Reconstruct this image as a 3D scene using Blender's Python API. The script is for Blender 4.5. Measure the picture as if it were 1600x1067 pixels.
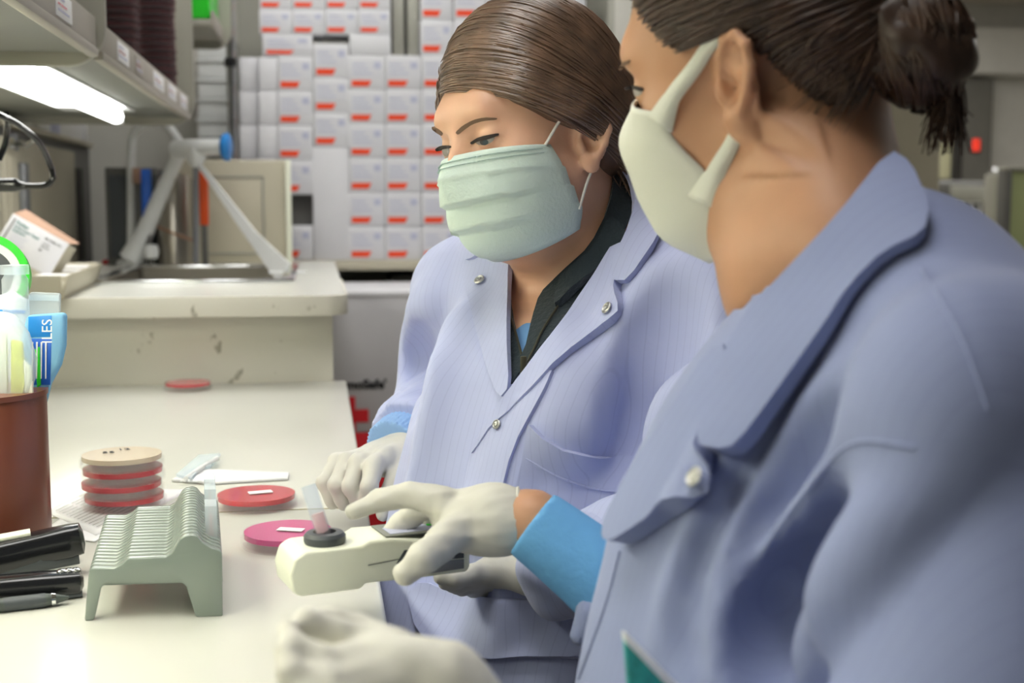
import bpy, bmesh, math, random
import numpy as np
from mathutils import Vector
from mathutils.geometry import delaunay_2d_cdt

for o in list(bpy.data.objects):
    bpy.data.objects.remove(o)
SC = bpy.context.scene
COL = SC.collection
random.seed(7)
RNG = np.random.default_rng(7)

# ------------------------------------------------------------------ camera
FPX, PCX, PCY = 2000.0, 800.0, 533.5
CAM = np.array([0.0, 0.0, 1.09])
_ps, _th = math.asin(.1499), math.asin(.1052)
CF = np.array([math.sin(_ps) * math.cos(_th), math.cos(_ps) * math.cos(_th), -math.sin(_th)])
CR = np.array([math.cos(_ps), -math.sin(_ps), 0.0])
CU = np.array([math.sin(_ps) * math.sin(_th), math.cos(_ps) * math.sin(_th), math.cos(_th)])


def ray(px, py):
    return CF + (px - PCX) / FPX * CR - (py - PCY) / FPX * CU


def P(px, py, d):
    return CAM + d * ray(px, py)


def G(px, py, z=.76):
    r = ray(px, py)
    return CAM + r * ((z - CAM[2]) / r[2])


def atY(px, py, Y):
    r = ray(px, py)
    return CAM + r * (Y / r[1])


def pixel(p):
    q = p - CAM
    d = q @ CF
    return PCX + FPX * (q @ CR) / d, PCY - FPX * (q @ CU) / d, d


cd = bpy.data.cameras.new('camera')
cam = bpy.data.objects.new('camera', cd)
COL.objects.link(cam)
cam.location = CAM
cam.rotation_euler = (math.pi / 2 - _th, 0, -_ps)
cd.sensor_width = 36
cd.lens = FPX / 1600 * 36
cd.clip_start = .02
cd.dof.use_dof = True
cd.dof.focus_distance = 1.2
cd.dof.aperture_fstop = 6.0
SC.camera = cam

# ------------------------------------------------------------------ light
SC.view_settings.view_transform = 'Standard'
SC.view_settings.look = 'None'
SC.view_settings.gamma = 1
SC.view_settings.use_curve_mapping = False
SC.view_settings.exposure = -0.14
SC.cycles.transparent_max_bounces = 32
w = bpy.data.worlds.new('world')
SC.world = w
w.use_nodes = True
w.node_tree.nodes['Background'].inputs[0].default_value = (.95, .97, 1, 1)
w.node_tree.nodes['Background'].inputs[1].default_value = .09
CEIL_POWER = 8.5
LAMP_POWER = 7.0


def area(name, loc, sx, sy, power, col, rot=(0, 0, 0)):
    l = bpy.data.lights.new(name, 'AREA')
    l.shape = 'RECTANGLE'
    l.size, l.size_y, l.energy, l.color = sx, sy, power, col
    o = bpy.data.objects.new(name, l)
    COL.objects.link(o)
    o.location, o.rotation_euler = loc, rot
    return o


# ------------------------------------------------------------------ materials
def lin(c):
    return tuple((x / 12.92 if x <= .04045 else ((x + .055) / 1.055) ** 2.4) for x in c)


def hexc(h):
    return tuple(int(h[i:i + 2], 16) / 255 for i in (0, 2, 4))


def mat(name, col, rough=.5, metal=0.0, var=.04, vscale=8.0, bump=0.0, bscale=60.0, emit=0.0, sss=0.0, spec=.5, coat=0.0, sheen=0.0, stretch=None):
    m = bpy.data.materials.new(name)
    m.use_nodes = True
    nt = m.node_tree
    b = nt.nodes['Principled BSDF']
    c = lin(hexc(col)) if isinstance(col, str) else col
    b.inputs['Roughness'].default_value = rough
    b.inputs['Metallic'].default_value = metal
    b.inputs['Specular IOR Level'].default_value = spec
    b.inputs['Coat Weight'].default_value = coat
    b.inputs['Sheen Weight'].default_value = sheen
    if sss:
        b.inputs['Subsurface Weight'].default_value = sss
        b.inputs['Subsurface Radius'].default_value = (.012, .005, .003)
        b.inputs['Subsurface Scale'].default_value = 1.0
    tc = nt.nodes.new('ShaderNodeTexCoord')
    mp = nt.nodes.new('ShaderNodeMapping')
    nt.links.new(tc.outputs['Object'], mp.inputs[0])
    if stretch:
        mp.inputs['Scale'].default_value = stretch
    n = nt.nodes.new('ShaderNodeTexNoise')
    n.inputs['Scale'].default_value = vscale
    n.inputs['Detail'].default_value = 4
    nt.links.new(mp.outputs[0], n.inputs['Vector'])
    r = nt.nodes.new('ShaderNodeValToRGB')
    r.color_ramp.elements[0].position = .3
    r.color_ramp.elements[1].position = .7
    r.color_ramp.elements[0].color = (*[x * (1 - var) for x in c], 1)
    r.color_ramp.elements[1].color = (*[min(1, x * (1 + var)) for x in c], 1)
    nt.links.new(n.outputs['Fac'], r.inputs[0])
    nt.links.new(r.outputs[0], b.inputs['Base Color'])
    if emit:
        b.inputs['Emission Color'].default_value = (*c, 1)
        b.inputs['Emission Strength'].default_value = emit
    if bump:
        n2 = nt.nodes.new('ShaderNodeTexNoise')
        n2.inputs['Scale'].default_value = bscale
        n2.inputs['Detail'].default_value = 3
        nt.links.new(mp.outputs[0], n2.inputs['Vector'])
        bp = nt.nodes.new('ShaderNodeBump')
        bp.inputs['Strength'].default_value = bump
        bp.inputs['Distance'].default_value = .002
        nt.links.new(n2.outputs['Fac'], bp.inputs['Height'])
        nt.links.new(bp.outputs[0], b.inputs['Normal'])
    return m


def clear(name, col=(1, 1, 1), keep=.96, rough=.05):
    m = bpy.data.materials.new(name)
    m.use_nodes = True
    nt = m.node_tree
    nt.nodes.remove(nt.nodes['Principled BSDF'])
    t = nt.nodes.new('ShaderNodeBsdfTransparent')
    t.inputs[0].default_value = (*col, 1)
    g = nt.nodes.new('ShaderNodeBsdfGlossy')
    g.inputs['Roughness'].default_value = rough
    d = nt.nodes.new('ShaderNodeBsdfDiffuse')
    d.inputs[0].default_value = (*col, 1)
    lw = nt.nodes.new('ShaderNodeLayerWeight')
    lw.inputs[0].default_value = .35
    mx = nt.nodes.new('ShaderNodeMixShader')
    lw.inputs[0].default_value = .25
    sc_ = nt.nodes.new('ShaderNodeMath')
    sc_.operation = 'MULTIPLY'
    sc_.inputs[1].default_value = .09
    nt.links.new(lw.outputs['Fresnel'], sc_.inputs[0])
    nt.links.new(sc_.outputs[0], mx.inputs[0])
    mx2 = nt.nodes.new('ShaderNodeMixShader')
    mx2.inputs[0].default_value = 1 - keep
    nt.links.new(t.outputs[0], mx2.inputs[1])
    nt.links.new(d.outputs[0], mx2.inputs[2])
    nt.links.new(mx2.outputs[0], mx.inputs[1])
    nt.links.new(g.outputs[0], mx.inputs[2])
    nt.links.new(mx.outputs[0], nt.nodes['Material Output'].inputs[0])
    return m


def coatmat(name, col, sdir, stripe=.10, rough=.75):
    """woven lab-coat cloth with a fine pinstripe running across sdir"""
    m = mat(name, col, rough, var=.03, vscale=14, bump=.25, bscale=35, sheen=.15, spec=.2)
    nt = m.node_tree
    b = nt.nodes['Principled BSDF']
    src = b.inputs['Base Color'].links[0].from_socket
    tc = nt.nodes.new('ShaderNodeTexCoord')
    dt = nt.nodes.new('ShaderNodeVectorMath')
    dt.operation = 'DOT_PRODUCT'
    nt.links.new(tc.outputs['Object'], dt.inputs[0])
    dt.inputs[1].default_value = tuple(sdir)
    mu = nt.nodes.new('ShaderNodeMath')
    mu.operation = 'MULTIPLY'
    mu.inputs[1].default_value = 2 * math.pi / .0078
    nt.links.new(dt.outputs['Value'], mu.inputs[0])
    si = nt.nodes.new('ShaderNodeMath')
    si.operation = 'SINE'
    nt.links.new(mu.outputs[0], si.inputs[0])
    rp = nt.nodes.new('ShaderNodeValToRGB')
    rp.color_ramp.elements[0].position = .88
    rp.color_ramp.elements[0].color = (1, 1, 1, 1)
    rp.color_ramp.elements[1].position = 1.0
    rp.color_ramp.elements[1].color = (1 - stripe * 2.0, 1 - stripe * 2.0, 1 - stripe * 1.4, 1)
    nt.links.new(si.outputs[0], rp.inputs[0])
    mx = nt.nodes.new('ShaderNodeMix')
    mx.data_type = 'RGBA'
    mx.blend_type = 'MULTIPLY'
    mx.inputs[0].default_value = 1
    nt.links.new(src, mx.inputs[6])
    nt.links.new(rp.outputs[0], mx.inputs[7])
    nt.links.new(mx.outputs[2], b.inputs['Base Color'])
    return m


S1 = .69 * CR - .72 * np.array([CF[0], CF[1], 0])     # woman at the far stool: her left
S1 /= np.linalg.norm(S1)
F1 = np.array([-S1[1], S1[0], 0])
F1 = F1 if F1 @ CR < 0 else -F1
S2 = .15 * CR - .99 * np.array([CF[0], CF[1], 0])
S2 /= np.linalg.norm(S2)
F2 = np.array([-S2[1], S2[0], 0])
F2 = F2 if F2 @ CR < 0 else -F2
UP = np.array([0, 0, 1.0])
AX1 = np.stack([S1, F1, UP], 1)
AX2 = np.stack([S2, F2, UP], 1)

M = {}
M['wall'] = mat('wall_paint', 'c9c7c0', .8)
M['ceil'] = mat('ceiling_tile', 'cfc8bb', .9)
M['floor'] = mat('floor_vinyl', '8f8a80', .5, var=.1)
M['bench'] = mat('bench_laminate', 'dadad1', .22, var=.015, vscale=3)
M['benchedge'] = mat('bench_edge', 'd9d6c4', .4)
M['seam'] = mat('seam_strip', '8c8355', .5)
M['steelgrey'] = mat('grey_steel', '9d9c92', .45, metal=.1)
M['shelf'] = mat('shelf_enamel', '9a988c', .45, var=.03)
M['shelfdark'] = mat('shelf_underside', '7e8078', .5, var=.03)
M['lip'] = mat('shelf_lip', 'a19c92', .5)
M['cab'] = mat('cabinet_beige', 'bdb7a3', .5, var=.03)
M['dark'] = mat('dark_void', '3a3835', .7)
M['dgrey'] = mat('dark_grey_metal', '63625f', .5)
M['pull'] = mat('grey_pull', '84868a', .4, metal=.3)
M['chrome'] = mat('chrome', 'd8dadc', .12, metal=1, var=.02)
M['steel'] = mat('brushed_steel', 'a9a49a', .3, metal=.9)
M['white'] = mat('white_plastic', 'eceeee', .35)
M['cream'] = mat('cream_plastic', 'eef0de', .38, var=.01)
M['carton'] = mat('white_carton', 'd9d9de', .7, var=.02)
M['cartonside'] = mat('plain_white_carton', 'd6d6dd', .7, var=.02)
M['orange'] = mat('orange_print', 'f0481c', .6)
M['print'] = mat('pale_print', 'b9bcd2', .7, var=.1, vscale=60)
M['ink'] = mat('dark_ink', '222326', .6)
M['teal'] = mat('teal_ink', '2a7d78', .6)
M['red'] = mat('red_print', 'd8202c', .5)
M['shipper'] = mat('grey_shipping_carton', 'c3c2c6', .7, var=.06, vscale=5)
M['blue'] = mat('blue_plastic', '1f86d8', .35)
M['dblue'] = mat('blue_handle', '1760c8', .4)
M['orangep'] = mat('orange_plastic', 'e8571d', .4)
M['green'] = mat('green_plastic', '2fd32f', .35)
M['lime'] = mat('lime_plastic', 'd6dc3a', .4)
M['brown'] = mat('brown_canister', '74402f', .28, var=.05, stretch=(1, 1, .2))
M['black'] = mat('black_plastic', '1d1e21', .2, coat=.4)
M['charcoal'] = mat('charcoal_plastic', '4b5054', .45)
M['pen'] = mat('pen_grey', '4c5350', .35)
M['rack'] = mat('rack_green_grey', '87928a', .24, var=.02, coat=.3)
M['paper'] = mat('paper', 'e8e8ea', .8, var=.02)
M['card'] = mat('brown_card', 'a5836d', .8)
M['clear'] = clear('clear_plastic', (1, 1, 1), .96)
M['glass'] = clear('tube_glass', (.95, .97, 1), .86, .04)
M['film'] = clear('plastic_film', (.92, .97, 1), .7, .15)
M['bluefilm'] = clear('blue_film', (.35, .68, .92), .35, .2)
M['pinkclear'] = clear('pink_clear', (1, .75, .75), .6)
M['redagar'] = mat('red_agar', 'c3102a', .15, var=.05, vscale=40)
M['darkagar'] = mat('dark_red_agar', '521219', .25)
M['pinkagar'] = mat('magenta_agar', 'c8307e', .15, var=.03, vscale=40)
M['beigeagar'] = mat('beige_agar', 'd9c8ae', .25, var=.03)
M['skin1'] = mat('skin_fair', 'e6b699', .45, var=.05, vscale=25, bump=.08, bscale=400, sss=.12)
M['skin2'] = mat('skin_warm', 'c49372', .48, var=.05, vscale=20, bump=.06, bscale=400, sss=.12)
M['hair1'] = mat('brown_hair', '644b3b', .38, var=.15, vscale=30, spec=.6)
M['hair1b'] = mat('brown_hair_strands', '745a48', .3, var=.4, vscale=45, spec=.9)
M['hair2'] = mat('dark_hair', '3e2c22', .42, var=.25, vscale=30, spec=.5)
M['hair2b'] = mat('dark_hair_strands', '463226', .4, var=.45, vscale=60, spec=.5)
M['brow'] = mat('brow_hair', '7d6350', .7)
M['lash'] = mat('lash', '2c2320', .7)
M['eye'] = mat('eye_white', 'aaa39f', .2, var=.02)
M['iris'] = mat('iris', '3f4f57', .15)
M['mask1'] = mat('mint_mask', 'd3e4de', .75, var=.02, bump=.3, bscale=300, sss=.05)
M['stitch'] = mat('mask_stitch', 'aec6c2', .8)
M['mask2'] = mat('white_cloth_mask', 'dfe0d4', .85, var=.02, bump=.3, bscale=120)
M['strap'] = mat('white_elastic', 'e8e6e0', .7)
M['coat1'] = coatmat('lavender_coat', 'b5bce0', S1, .05)
M['coat2'] = coatmat('blue_lavender_coat', '909abf', S2, .03)
M['fleece'] = mat('black_fleece', '27333a', .95, bump=.6, bscale=250, sheen=.3)
M['zip'] = mat('zip_metal', '4c4a3c', .4, metal=.5)
M['scrub'] = mat('blue_scrub', '6f9fd6', .8)
M['cuff'] = mat('blue_knit', '8fb4e6', .85, bump=.4, bscale=200)
M['cuff2'] = mat('blue_sleeve', '69aadf', .85, bump=.4, bscale=150)
M['glove1'] = mat('grey_glove', 'c6c4be', .5, var=.03, vscale=40, bump=.25, bscale=70)
M['glove2'] = mat('pale_glove', 'd2d0c6', .5, var=.03, vscale=40, bump=.25, bscale=60)
M['snap'] = mat('snap_metal', 'b4b4b2', .42, metal=.9)
M['lamp'] = mat('lamp_glow', (1, 1, .97), emit=LAMP_POWER)
M['lamp2'] = mat('near_lamp_glow', (1, .99, .83), emit=LAMP_POWER * 1.75)
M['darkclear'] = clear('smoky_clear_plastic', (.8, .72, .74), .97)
M['ceillamp'] = mat('ceiling_lamp_glow', (1, .985, .95), emit=CEIL_POWER)
M['doorgrey'] = mat('door_grey', '77756f', .5)
M['sage'] = mat('sage_panel', 'a3ac7a', .5)
M['yellow'] = mat('pale_yellow_panel', 'd9d6b0', .6)
M['exit'] = mat('red_lit_sign', 'e83a28', emit=.8)
M['tealpat'] = mat('teal_fabric', '2f9d97', .7, var=.5, vscale=60)


# ------------------------------------------------------------------ mesh helpers
def link(name, me, m, parent=None, smooth=True, loc=None, label=None):
    o = bpy.data.objects.new(name, me)
    COL.objects.link(o)
    if m is not None:
        me.materials.append(m)
    if smooth and len(me.polygons):
        me.polygons.foreach_set('use_smooth', [True] * len(me.polygons))
    if parent is not None:
        o.parent = parent
    if label:
        o['label'] = label
    return o


def org(parent):
    p = np.zeros(3)
    while parent is not None:
        p = p + np.array(parent.location)
        parent = parent.parent
    return p


def thing(name, label, cat, loc=(0, 0, 0), group=None):
    o = bpy.data.objects.new(name, None)
    o.empty_display_size = .05
    COL.objects.link(o)
    o.location = tuple(float(x) for x in loc)
    o['label'] = label
    o['category'] = cat
    if group:
        o['group'] = group
    return o


def tag(o, label, cat, group=None):
    o['label'] = label
    o['category'] = cat
    if group:
        o['group'] = group
    return o


class MB:
    def __init__(s):
        s.v, s.f = [], []

    def add(s, v, f):
        n = len(s.v)
        s.v += [tuple(map(float, x)) for x in v]
        s.f += [tuple(i + n for i in q) for q in f]
        return s

    def box(s, lo, hi):
        x0, y0, z0 = lo
        x1, y1, z1 = hi
        v = [(x0, y0, z0), (x1, y0, z0), (x1, y1, z0), (x0, y1, z0), (x0, y0, z1), (x1, y0, z1), (x1, y1, z1), (x0, y1, z1)]
        return s.add(v, [(0, 3, 2, 1), (4, 5, 6, 7), (0, 1, 5, 4), (1, 2, 6, 5), (2, 3, 7, 6), (3, 0, 4, 7)])

    def obox(s, c, ax, h):
        """oriented box: centre, 3x3 columns, half sizes"""
        c, ax = np.array(c), np.array(ax)
        v = []
        for k in (-1, 1):
            for a, b in ((-1, -1), (1, -1), (1, 1), (-1, 1)):
                v.append(c + ax[:, 0] * a * h[0] + ax[:, 1] * b * h[1] + ax[:, 2] * k * h[2])
        return s.add(v, [(0, 3, 2, 1), (4, 5, 6, 7), (0, 1, 5, 4), (1, 2, 6, 5), (2, 3, 7, 6), (3, 0, 4, 7)])

    def lathe(s, prof, c=(0, 0, 0), n=40, ax=None):
        """prof: list of (r, z)"""
        ax = np.eye(3) if ax is None else np.array(ax)
        c = np.array(c, float)
        v = []
        for r, z in prof:
            for i in range(n):
                a = 2 * math.pi * i / n
                v.append(c + ax[:, 0] * r * math.cos(a) + ax[:, 1] * r * math.sin(a) + ax[:, 2] * z)
        f = []
        for j in range(len(prof) - 1):
            for i in range(n):
                k = (i + 1) % n
                f.append((j * n + i, j * n + k, (j + 1) * n + k, (j + 1) * n + i))
        if prof[0][0] > 1e-9:
            f.append(tuple(reversed(range(n))))
        if prof[-1][0] > 1e-9:
            f.append(tuple((len(prof) - 1) * n + i for i in range(n)))
        return s.add(v, f)

    def tube(s, pts, r, n=10, cap=True):
        pts = [np.array(p, float) for p in pts]
        K = len(pts)
        rr = r if hasattr(r, '__len__') else [r] * K
        v, f = [], []
        ref = None
        for i in range(K):
            t = pts[min(i + 1, K - 1)] - pts[max(i - 1, 0)]
            t /= np.linalg.norm(t) + 1e-12
            if ref is None:
                ref = np.cross(t, UP if abs(t[2]) < .9 else np.array([1., 0, 0]))
            ref = ref - t * (ref @ t)
            ref /= np.linalg.norm(ref) + 1e-12
            b = np.cross(t, ref)
            for j in range(n):
                a = 2 * math.pi * j / n
                v.append(pts[i] + rr[i] * (ref * math.cos(a) + b * math.sin(a)))
        for i in range(K - 1):
            for j in range(n):
                k = (j + 1) % n
                f.append((i * n + j, i * n + k, (i + 1) * n + k, (i + 1) * n + j))
        if cap:
            f.append(tuple(reversed(range(n))))
            f.append(tuple((K - 1) * n + j for j in range(n)))
        return s.add(v, f)

    def prism(s, loop, d):
        """planar loop of 3-D points extruded by vector d"""
        L = [np.array(p, float) for p in loop]
        n = len(L)
        d = np.array(d, float)
        v = L + [p + d for p in L]
        nrm = sum((np.cross(L[i] - L[0], L[(i + 1) % n] - L[0]) for i in range(n)), np.zeros(3))
        f = [tuple(range(n)), tuple(reversed(range(n, 2 * n)))]
        f += [(i, i + n, (i + 1) % n + n, (i + 1) % n) for i in range(n)]
        if nrm @ d > 0:
            f = [tuple(reversed(q)) for q in f]
        return s.add(v, f)

    def build(s, name, m, parent=None, bevel=0, seg=2, smooth=False, label=None):
        o0 = org(parent)
        me = bpy.data.meshes.new(name)
        me.from_pydata([tuple(np.array(p) - o0) for p in s.v], [], s.f)
        bm = bmesh.new()
        bm.from_mesh(me)
        bmesh.ops.recalc_face_normals(bm, faces=bm.faces)
        if bevel:
            ed = [e for e in bm.edges if len(e.link_faces) == 2 and e.calc_face_angle(0) > .5]
            bmesh.ops.bevel(bm, geom=ed, offset=bevel, segments=seg, affect='EDGES', profile=.5, clamp_overlap=True)
        bm.to_mesh(me)
        bm.free()
        ob = link(name, me, m, parent, False, label=label)
        if smooth or bevel:
            me.polygons.foreach_set('use_smooth', [True] * len(me.polygons))
            me.set_sharp_from_angle(angle=.6)
        return ob


def struct(o):
    o['kind'] = 'structure'
    return o


def text(name, body, origin, right, up, size, m, parent, align='LEFT', squash=1.0, bold=0.0):
    cu = bpy.data.curves.new(name, 'FONT')
    cu.body = body
    cu.size = size
    cu.align_x = align
    cu.extrude = .0002
    cu.offset = bold
    cu.resolution_u = 3
    tmp = bpy.data.objects.new(name, cu)
    me = bpy.data.meshes.new_from_object(tmp)
    bpy.data.objects.remove(tmp)
    me.materials.clear()
    me.materials.append(m)
    o = bpy.data.objects.new(name, me)
    COL.objects.link(o)
    r = np.array(right) / np.linalg.norm(right)
    u = np.array(up) - r * (np.array(up) @ r)
    u /= np.linalg.norm(u)
    n = np.cross(r, u)
    from mathutils import Matrix
    p = np.array(origin) - org(parent)
    o.parent = parent
    o.matrix_local = Matrix(((r[0] * squash, u[0], n[0], p[0]), (r[1] * squash, u[1], n[1], p[1]), (r[2] * squash, u[2], n[2], p[2]), (0, 0, 0, 1)))
    return o


def copy_tree(o, delta=(0, 0, 0), parent=None, label=None, group=None):
    c = o.copy()
    COL.objects.link(c)
    if parent is not None:
        c.parent = parent
    else:
        c.location = tuple(np.array(o.location) + np.array(delta))
    if label:
        c['label'] = label
    if group:
        c['group'] = group
    for ch in list(o.children):
        copy_tree(ch, parent=c)
    return c


def arc(c, r, a0, a1, n):
    return [(c[0] + r * math.cos(a0 + (a1 - a0) * i / n), c[1] + r * math.sin(a0 + (a1 - a0) * i / n)) for i in range(n + 1)]


def spline(pts, n=6):
    """Catmull-Rom through points"""
    p = [np.array(q, float) for q in pts]
    p = [2 * p[0] - p[1]] + p + [2 * p[-1] - p[-2]]
    out = []
    for i in range(1, len(p) - 2):
        for k in range(n):
            t = k / n
            out.append(.5 * ((2 * p[i]) + (-p[i - 1] + p[i + 1]) * t + (2 * p[i - 1] - 5 * p[i] + 4 * p[i + 1] - p[i + 2]) * t * t + (-p[i - 1] + 3 * p[i] - 3 * p[i + 1] + p[i + 2]) * t ** 3))
    out.append(p[-2])
    return out


ORD = ['lowest', 'second', 'third', 'fourth', 'fifth', 'sixth', 'seventh', 'eighth', 'ninth', 'tenth', 'eleventh', 'twelfth', 'thirteenth', 'fourteenth', 'fifteenth', 'sixteenth', 'seventeenth', 'eighteenth']

# ------------------------------------------------------------------ room
struct(MB().box((-1.1, -2.6, -.05), (6.4, 9.3, 0)).build('floor', M['floor']))
struct(MB().box((-1.1, -2.6, 2.6), (6.4, 9.3, 2.66)).build('ceiling', M['ceil']))
struct(MB().box((-1.1, -2.6, 0), (-1.03, 4.6, 2.6)).build('wall_left', M['wall']))
struct(MB().box((-1.1, 4.45, 0), (1.75, 4.6, 2.6)).build('wall_back', M['wall']))
struct(MB().box((1.68, 4.6, 0), (1.75, 9.3, 2.6)).build('wall_corridor', M['wall']))
struct(MB().box((1.68, 9.2, 0), (6.4, 9.3, 2.6)).build('wall_far', M['wall']))
struct(MB().box((6.3, -2.6, 0), (6.4, 9.2, 2.6)).build('wall_right', M['wall']))
for i, (cx, cy) in enumerate([(-.2, .7), (-.1, 3.2), (.75, 2.6), (4.4, 4.6), (2.9, 5.9), (3.6, 7.3), (4.6, 6.0), (2.9, 8.3)]):  # unseen panels placed for their light; the rear ones added to brighten the corridor
    t = thing('ceiling_light', 'flush fluorescent ceiling panel, number from the camera', 'ceiling light', (cx, cy, 2.6))
    t['label'] = ['fluorescent ceiling panel above the near end of the bench', 'fluorescent ceiling panel above the far end of the bench', 'fluorescent ceiling panel in front of the carton wall',
                  'fluorescent ceiling panel over the aisle', 'fluorescent ceiling panel in the corridor', 'added ceiling panel brightening the corridor halfway to its far door', 'added ceiling panel brightening the corridor over the sage green partition', 'added ceiling panel brightening the corridor right before its far door'][i]
    MB().box((cx - .32, cy - .62, 2.57), (cx + .32, cy + .62, 2.599)).build('frame', M['white'], t, .004)
    MB().box((cx - .28, cy - .58, 2.562), (cx + .28, cy + .58, 2.569)).build('diffuser', M['ceillamp'], t)

# ------------------------------------------------------------------ benches
BX = .0505
ys = 1.396
t = thing('lab_bench', 'cream laminate lab bench in front, bearing the rack and stapler', 'lab bench', (-.4, .4, 0))
MB().box((-.70, -.5, .725), (BX, ys - .0012, .76)).build('worktop', M['bench'], t, .004, 3)
MB().box((-.66, -.48, 0), (-.62, ys - .02, .725)).build('back_panel', M['benchedge'], t, .002)
MB().box((-.60, 1.30, 0), (-.05, 1.34, .725)).build('leg_panel', M['benchedge'], t, .002)
t = thing('lab_bench', 'cream laminate lab bench beyond the seam, running up to the sink counter', 'lab bench', (-.4, 1.9, 0))
MB().box((-.70, ys + .0012, .725), (BX, 2.434, .76)).build('worktop', M['bench'], t, .004, 3)
MB().box((-.66, ys + .02, 0), (-.62, 2.43, .725)).build('back_panel', M['benchedge'], t, .002)
MB().box((-.60, 2.3, 0), (-.05, 2.34, .725)).build('leg_panel', M['benchedge'], t, .002)
MB().box((-.70, ys - .0011, .75), (BX, ys + .0011, .7595)).build('joint_strip', M['seam'], t)

# scuffed laminate of the sink counter
ms = mat('scuffed_laminate', 'd9d6ca', .45, var=.02)
nt = ms.node_tree
b = nt.nodes['Principled BSDF']
src = b.inputs['Base Color'].links[0].from_socket
tc = nt.nodes.new('ShaderNodeTexCoord')
mp = nt.nodes.new('ShaderNodeMapping')
mp.inputs['Scale'].default_value = (26, 26, 17)
mp.inputs['Rotation'].default_value = (0, .5, 0)
nt.links.new(tc.outputs['Object'], mp.inputs[0])
nz = nt.nodes.new('ShaderNodeTexNoise')
nz.inputs['Scale'].default_value = 1.3
nz.inputs['Detail'].default_value = 5
nt.links.new(mp.outputs[0], nz.inputs['Vector'])
rp = nt.nodes.new('ShaderNodeValToRGB')
rp.color_ramp.elements[0].position = .30
rp.color_ramp.elements[0].color = (.5, .48, .43, 1)
rp.color_ramp.elements[1].position = .345
rp.color_ramp.elements[1].color = (1, 1, 1, 1)
nt.links.new(nz.outputs['Fac'], rp.inputs[0])
mx = nt.nodes.new('ShaderNodeMix')
mx.data_type = 'RGBA'
mx.blend_type = 'MULTIPLY'
mx.inputs[0].default_value = 1
nt.links.new(src, mx.inputs[6])
nt.links.new(rp.outputs[0], mx.inputs[7])
nt.links.new(mx.outputs[2], b.inputs['Base Color'])

t = thing('sink_counter', 'cream laminate sink counter with a scuffed front, a step higher than the bench', 'sink counter', (-.35, 3.1, 0))
zc = .926
Y0, Y1 = 2.37, 3.88
hx0, hx1, hy0, hy1 = -.47, -.07, 2.82, 3.5
# top as a frame around the basin with a rounded front right corner
rc_ = arc((.05 - .04, Y0 + .04), .04, -math.pi / 2, 0, 6)
loop = [(-.70, Y0)] + rc_ + [(.05, hy0), (-.70, hy0)]
m_ = MB().prism([(x, y, zc - .035) for x, y in loop], (0, 0, .035))
m_.box((-.70, hy1, zc - .035), (.05, Y1, zc)).box((-.70, hy0, zc - .035), (hx0, hy1, zc)).box((hx1, hy0, zc - .035), (.05, hy1, zc))
m_.build('worktop', M['bench'], t)
MB().prism([(x, y, zc - .036) for x, y in [(-.70, Y0 - .004)] + arc((.01, Y0 + .04), .044, -math.pi / 2, 0, 6) + [(.054, 2.9), (.05, 2.9)] + arc((.01, Y0 + .04), .04, 0, -math.pi / 2, 6) + [(-.70, Y0)]], (0, 0, .037)).build('edge_band', ms, t, .001)
MB().box((-.70, 2.436, 0), (.026, 2.46, zc - .036)).build('front_panel', ms, t, .001)
MB().box((.0, 2.46, 0), (.026, Y1, zc - .036)).build('end_panel', M['benchedge'], t, .001)
# basin
rim = MB()
for a, bq in (((hx0 - .02, hy0 - .02), (hx1 + .02, hy0 + .012)), ((hx0 - .02, hy1 - .012), (hx1 + .02, hy1 + .02)), ((hx0 - .02, hy0), (hx0 + .012, hy1)), ((hx1 - .012, hy0), (hx1 + .02, hy1))):
    rim.box((a[0], a[1], zc), (bq[0], bq[1], zc + .008))
rim.build('basin_rim', M['chrome'], t, .003)
bw = MB()
bw.box((hx0, hy0, zc - .16), (hx1, hy1, zc - .15)).box((hx0, hy0, zc - .15), (hx0 + .005, hy1, zc)).box((hx1 - .005, hy0, zc - .15), (hx1, hy1, zc))
bw.box((hx0, hy0, zc - .15), (hx1, hy0 + .005, zc)).box((hx0, hy1 - .005, zc - .15), (hx1, hy1, zc))
bw.build('basin', M['steel'], t)

# eyewash / faucet assembly behind the basin
e = thing('eyewash_faucet', 'white eyewash faucet frame with round blue push handle over the sink', 'faucet', G(215, 415, zc))
MB().tube([P(x, y, 3.55) for x, y in spline([(205, 408), (205, 330), (205, 240), (208, 212), (222, 197), (245, 193), (262, 197)], 5)], .0115, 12).build('gooseneck_pipe', M['white'], e, smooth=True)
MB().tube([P(258, 190, 3.5), P(275, 215, 3.47), P(290, 238, 3.45)], .013, 12).build('inlet_pipe', M['white'], e, smooth=True)
MB().tube([P(206, 405, 3.53), P(225, 365, 3.52), P(262, 280, 3.48), P(284, 232, 3.45)], [.036, .026, .02, .019], 12).build('slanted_post', M['white'], e, smooth=True)
MB().tube([P(272, 234, 3.45), P(300, 232, 3.43), P(318, 231, 3.42), P(348, 230, 3.4)], [.024, .026, .022, .02], 16).build('valve_body', M['white'], e, smooth=True)
MB().tube([P(305, 232, 3.43), P(306, 248, 3.43), P(306, 262, 3.43)], [.03, .027, .012], 14).build('valve_tee', M['white'], e, smooth=True)
ha = np.array([1, 0, 0.])
dirx = (P(356, 230, 3.4) - P(340, 230, 3.4))
dirx /= np.linalg.norm(dirx)
a2 = np.cross(UP, dirx)
axh = np.stack([a2, np.cross(dirx, a2), dirx], 1)
MB().lathe([(.0, -.012), (.03, -.012), (.037, -.004), (.037, .006), (.028, .011), (0, .011)], P(354, 230, 3.4), 24, axh).build('push_handle', M['blue'], e, smooth=True, label='round bright blue push handle')
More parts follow.
